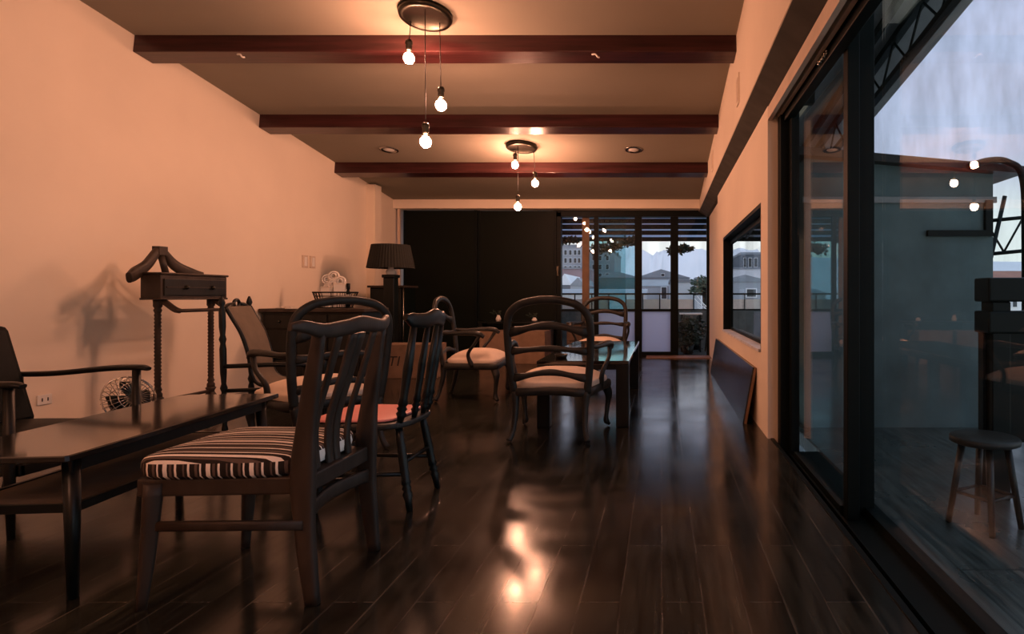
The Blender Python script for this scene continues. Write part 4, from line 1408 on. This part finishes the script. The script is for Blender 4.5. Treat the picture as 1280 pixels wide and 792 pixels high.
for i, (x, y, a, lab) in enumerate(((-4.17, 6.78, 0.1, 'open magazine with dark cover lying on the sideboard next to the wall'), (-4.01, 6.70, 0.0, 'white open booklet lying on the sideboard between magazine and basket'))):
    t = thing('booklet', lab, 'booklet', (x, y, TZ), a)
    b = MB()
    for k in range(9):
        u = k / 8
    part('cover', MB().bb(-0.075, 0.075, -0.11, 0.11, 0, 0.004), 'sling' if i == 0 else 'white', t)
    pg = []
    for side in (-1, 1):
        top = [(side * (0.07 * j / 8), 0.006 + 0.022 * math.sin(min(1, j / 5) * PI * .8) * (1 - j / 12)) for j in range(9)]
        poly = top + [(side * 0.07, 0.0045), (0, 0.0045)]
        part('pages', MB().prism(poly, -0.105, 0.105, 'Y'), 'paper', t)

# light switches and sockets
for y, lab in ((7.44, 'light switch plate on the camera side of the pair'), (7.60, 'light switch plate on the lamp side of the pair')):
    t = thing('light_switch', lab + ' above the sideboard', 'light switch', (XL, y, 1.425), 0, 'pair of light switches')
    part('plate', MB().bb(0.0005, 0.014, -0.055, 0.055, -0.075, 0.075), 'cream', t, 0.003)
    part('rocker', MB().bb(0.014, 0.021, -0.026, 0.026, -0.055, 0.055), 'white', t, 0.002)
t = thing('wall_socket', 'small wall socket low on the plaster wall behind the lounge chair', 'socket', (XL, 4.30, 0.27))
part('plate', MB().bb(0.0005, 0.01, -0.05, 0.05, -0.035, 0.035), 'white', t, 0.003)
b = MB()
for y in (-0.02, 0.02):
    b.bb(0.010, 0.0115, y - 0.004, y + 0.004, -0.012, 0.012)
part('slots', b, 'ink', t)
for y, z, lab in ((4.9, 2.66, 'slim vent plate on the soffit face between the first two beams'), (7.35, 2.63, 'slim vent plate on the soffit face between the last two beams')):
    t = thing('vent_plate', lab, 'vent', (XS, y, z), 0, 'vent plates on the soffit')
    part('plate', MB().bb(-0.010, -0.0005, -0.07, 0.07, -0.12, 0.12), 'plaster', t, 0.003)
    part('flap', MB().bb(-0.014, -0.010, -0.045, 0.045, -0.09, 0.09), 'cream', t, 0.002)

# ================================================================== floor lamp and black cabinet
t = thing('floor_lamp', 'dark column lamp with wide pleated shade beside the sideboard', 'lamp', (-3.54, 7.95, 0))
b = MB().bb(-0.11, 0.11, -0.11, 0.11, 0, 0.04)
part('base', b, 'wood_black', t, 0.008)
b = MB().bb(-0.07, 0.07, -0.07, 0.07, 0.04, 1.24)
b.bb(-0.085, 0.085, -0.085, 0.085, 1.24, 1.28)
part('column', b, 'wood_black', t, 0.008)
b = MB().lathe([(0.05, 1.28), (0.062, 1.30), (0.06, 1.33), (0.035, 1.36), (0.03, 1.40), (0.02, 1.42), (0.02, 1.46)], n=18)
part('neck', b, 'porcelain', t, label='white porcelain neck')
n = 96
vs, fs = [], []
for (z, r0, dr) in ((1.365, 0.292, 0), (1.67, 0.232, 0), (1.67, 0.222, 0), (1.365, 0.282, 0)):
    for k in range(n):
        a = 2 * PI * k / n
        r_ = r0 + (0.004 if k % 2 else -0.002)
        vs.append((r_ * math.cos(a), r_ * math.sin(a), z))
for i in range(4):
    for k in range(n):
        fs.append((i * n + k, i * n + (k + 1) % n, ((i + 1) % 4) * n + (k + 1) % n, ((i + 1) % 4) * n + k))
part('lamp_shade', MB().add(vs, fs, False), 'shade', t)
b = MB()
for k in range(3):
    a = k * 2 * PI / 3
    b.rod((0, 0, 1.46), (0.225 * math.cos(a), 0.225 * math.sin(a), 1.655), 0.004, n=5)
part('shade_spider', b, 'chrome', t)

t = thing('black_cabinet', 'tall narrow black cabinet behind the lamp', 'cabinet', (-3.86, 8.75, 0))
part('body', MB().bb(-0.23, 0.23, -0.22, 0.22, 0.04, 1.12), 'panel_black', t, 0.006)
part('top', MB().bb(-0.26, 0.26, -0.25, 0.25, 1.12, 1.15), 'wood_brown', t, 0.006)
part('plinth', MB().bb(-0.21, 0.21, -0.20, 0.20, 0, 0.04), 'panel_black', t)
d = part('door', MB().bb(-0.21, 0.21, -0.238, -0.222, 0.07, 1.10), 'wood_black', t, 0.004)
part('knob', MB().sphere((0.17, -0.252, 0.6), 0.014, 10, 7), 'brass', d)
b = MB().rod((0.245, -0.235, 0.0), (0.245, -0.235, 1.16), 0.006, n=6)
part('edge_rod', b, 'chrome', t)


# ================================================================== cartons
def carton(label, loc, rz, sx, sy, sz, text=None, strokes=False, m='carton'):
    t = thing('carton', label, 'carton', loc, rz, 'brown cartons on the floor')
    part('body', MB().bb(-sx / 2, sx / 2, -sy / 2, sy / 2, 0, sz), m, t, 0.006)
    b = MB()
    for s in (-1, 1):
        b.bb(-sx / 2 - 0.002, sx / 2 + 0.002, min(s * 0.004, s * sy / 2), max(s * 0.004, s * sy / 2), sz, sz + 0.006)
    part('flaps', b, m, t, 0.002)
    part('tape', MB().bb(-sx / 2 - 0.003, sx / 2 + 0.003, -0.025, 0.025, sz + 0.006, sz + 0.0075), 'sling', t)
    if text:
        cu = bpy.data.curves.new('lettering', 'FONT')
        cu.body = text; cu.size = sz * 0.42; cu.extrude = 0.001; cu.align_x = 'CENTER'; cu.shear = 0.2
        cu.materials.append(M['ink'])
        tmp = bpy.data.objects.new('lettering_curve', cu)
        me = bpy.data.meshes.new_from_object(tmp)
        bpy.data.objects.remove(tmp)
        o = bpy.data.objects.new('lettering', me); COL.objects.link(o)
        o.parent = t; o.location = (-0.2, -sy / 2 - 0.0015, sz * 0.38); o.rotation_euler = (PI / 2, 0, 0)
    if strokes:
        b = MB()
        for (x0, z0_, x1, z1_) in ((-.03, .20, .04, .24), (0.0, .10, .01, .27), (-.04, .16, .05, .17), (-.03, .09, .0, .14), (.01, .14, .045, .09), (-.035, .06, .04, .07)):
            x0 += 0.25; x1 += 0.25
            b.tube([(x0, -sy / 2 - 0.001, z0_ * sz / .3), ((x0 + x1) / 2 + .004, -sy / 2 - 0.001, (z0_ + z1_) / 2 * sz / .3 + .004), (x1, -sy / 2 - 0.001, z1_ * sz / .3)], 0.006, 0.0015, ref=(1, 0, 0.3), n=6)
        part('brush_writing', b, 'ink', t)
    return t


carton('wide brown carton with black lettering and brush marks seen behind the spindle chair', (-3.07, 7.58, 0.0), R(3), 0.66, 0.36, 0.405, 'TI', True)
carton('narrower plain brown carton before the console, seen past the carved chair arms', (-2.52, 9.15, 0.0), R(8), 0.38, 0.34, 0.48)
carton('wider plain brown carton before the console, seen through the ladder-back armchair', (-1.96, 9.12, 0.0), R(-5), 0.52, 0.34, 0.48)

t = thing('console_table', 'low dark console against the black panels', 'table', (-2.2, 9.75, 0))
part('top', MB().bb(-0.7, 0.45, -0.18, 0.18, 0.57, 0.60), 'wood_black', t, 0.004)
for x in (-0.66, 0.41):
    part('leg', MB().bb(x - 0.03, x + 0.03, -0.15, 0.15, 0, 0.57), 'wood_black', t)
for px, lab, hh in ((623, 'slim white figurine with dark wings on the console', 0.10), (668, 'squat white jar with dark leaves on the console', 0.06)):
    p = at(px, 400, 9.7)
    t = thing('white_ornament', lab, 'ornament', (p.x, 9.7, 0.60))
    part('body', MB().lathe([(0.035, 0), (0.045, hh * .4), (0.03, hh * .75), (0.02, hh)], n=16), 'porcelain', t)
    b = MB()
    leaves(b, (-0.03, 0, hh + 0.03), 0.06, 24, 0.06, 77, 0.6)
    part('foliage', b, 'leaf', t)

# ================================================================== board leaning on the right wall
t = thing('leaning_board', 'long dark tabletop board leaning against the wall under the picture window', 'board', (0, 0, 0))
# quad section leaning: bottom at X .615..., top against the wall
nb, nt_ = V(0.632, 4.75, 0.0), V(0.713, 4.75, 0.445)
fb, ft = V(0.640, 8.0, 0.0), V(0.713, 8.0, 0.445)
th = 0.032


def slab(b, A0, A1, B0, B1, t0, t1):
    vs = []
    for (lo, hi) in ((A0, A1), (B0, B1)):
        d = (hi - lo).normalized(); nn = V(d.z, 0, -d.x)
        vs += [lo + nn * t0, hi + nn * t0, hi + nn * t1, lo + nn * t1]
    return b.add(vs, [(0, 1, 2, 3), (7, 6, 5, 4), (0, 4, 5, 1), (1, 5, 6, 2), (2, 6, 7, 3), (3, 7, 4, 0)])


part('face', slab(MB(), nb, nt_, fb, ft, 0, 0.012), 'board', t)
part('core', slab(MB(), nb + V(0, 0.0, 0.006), nt_, fb + V(0, 0, 0.006), ft, 0.012, th), 'edge_wood', t, label='raw wood edge')
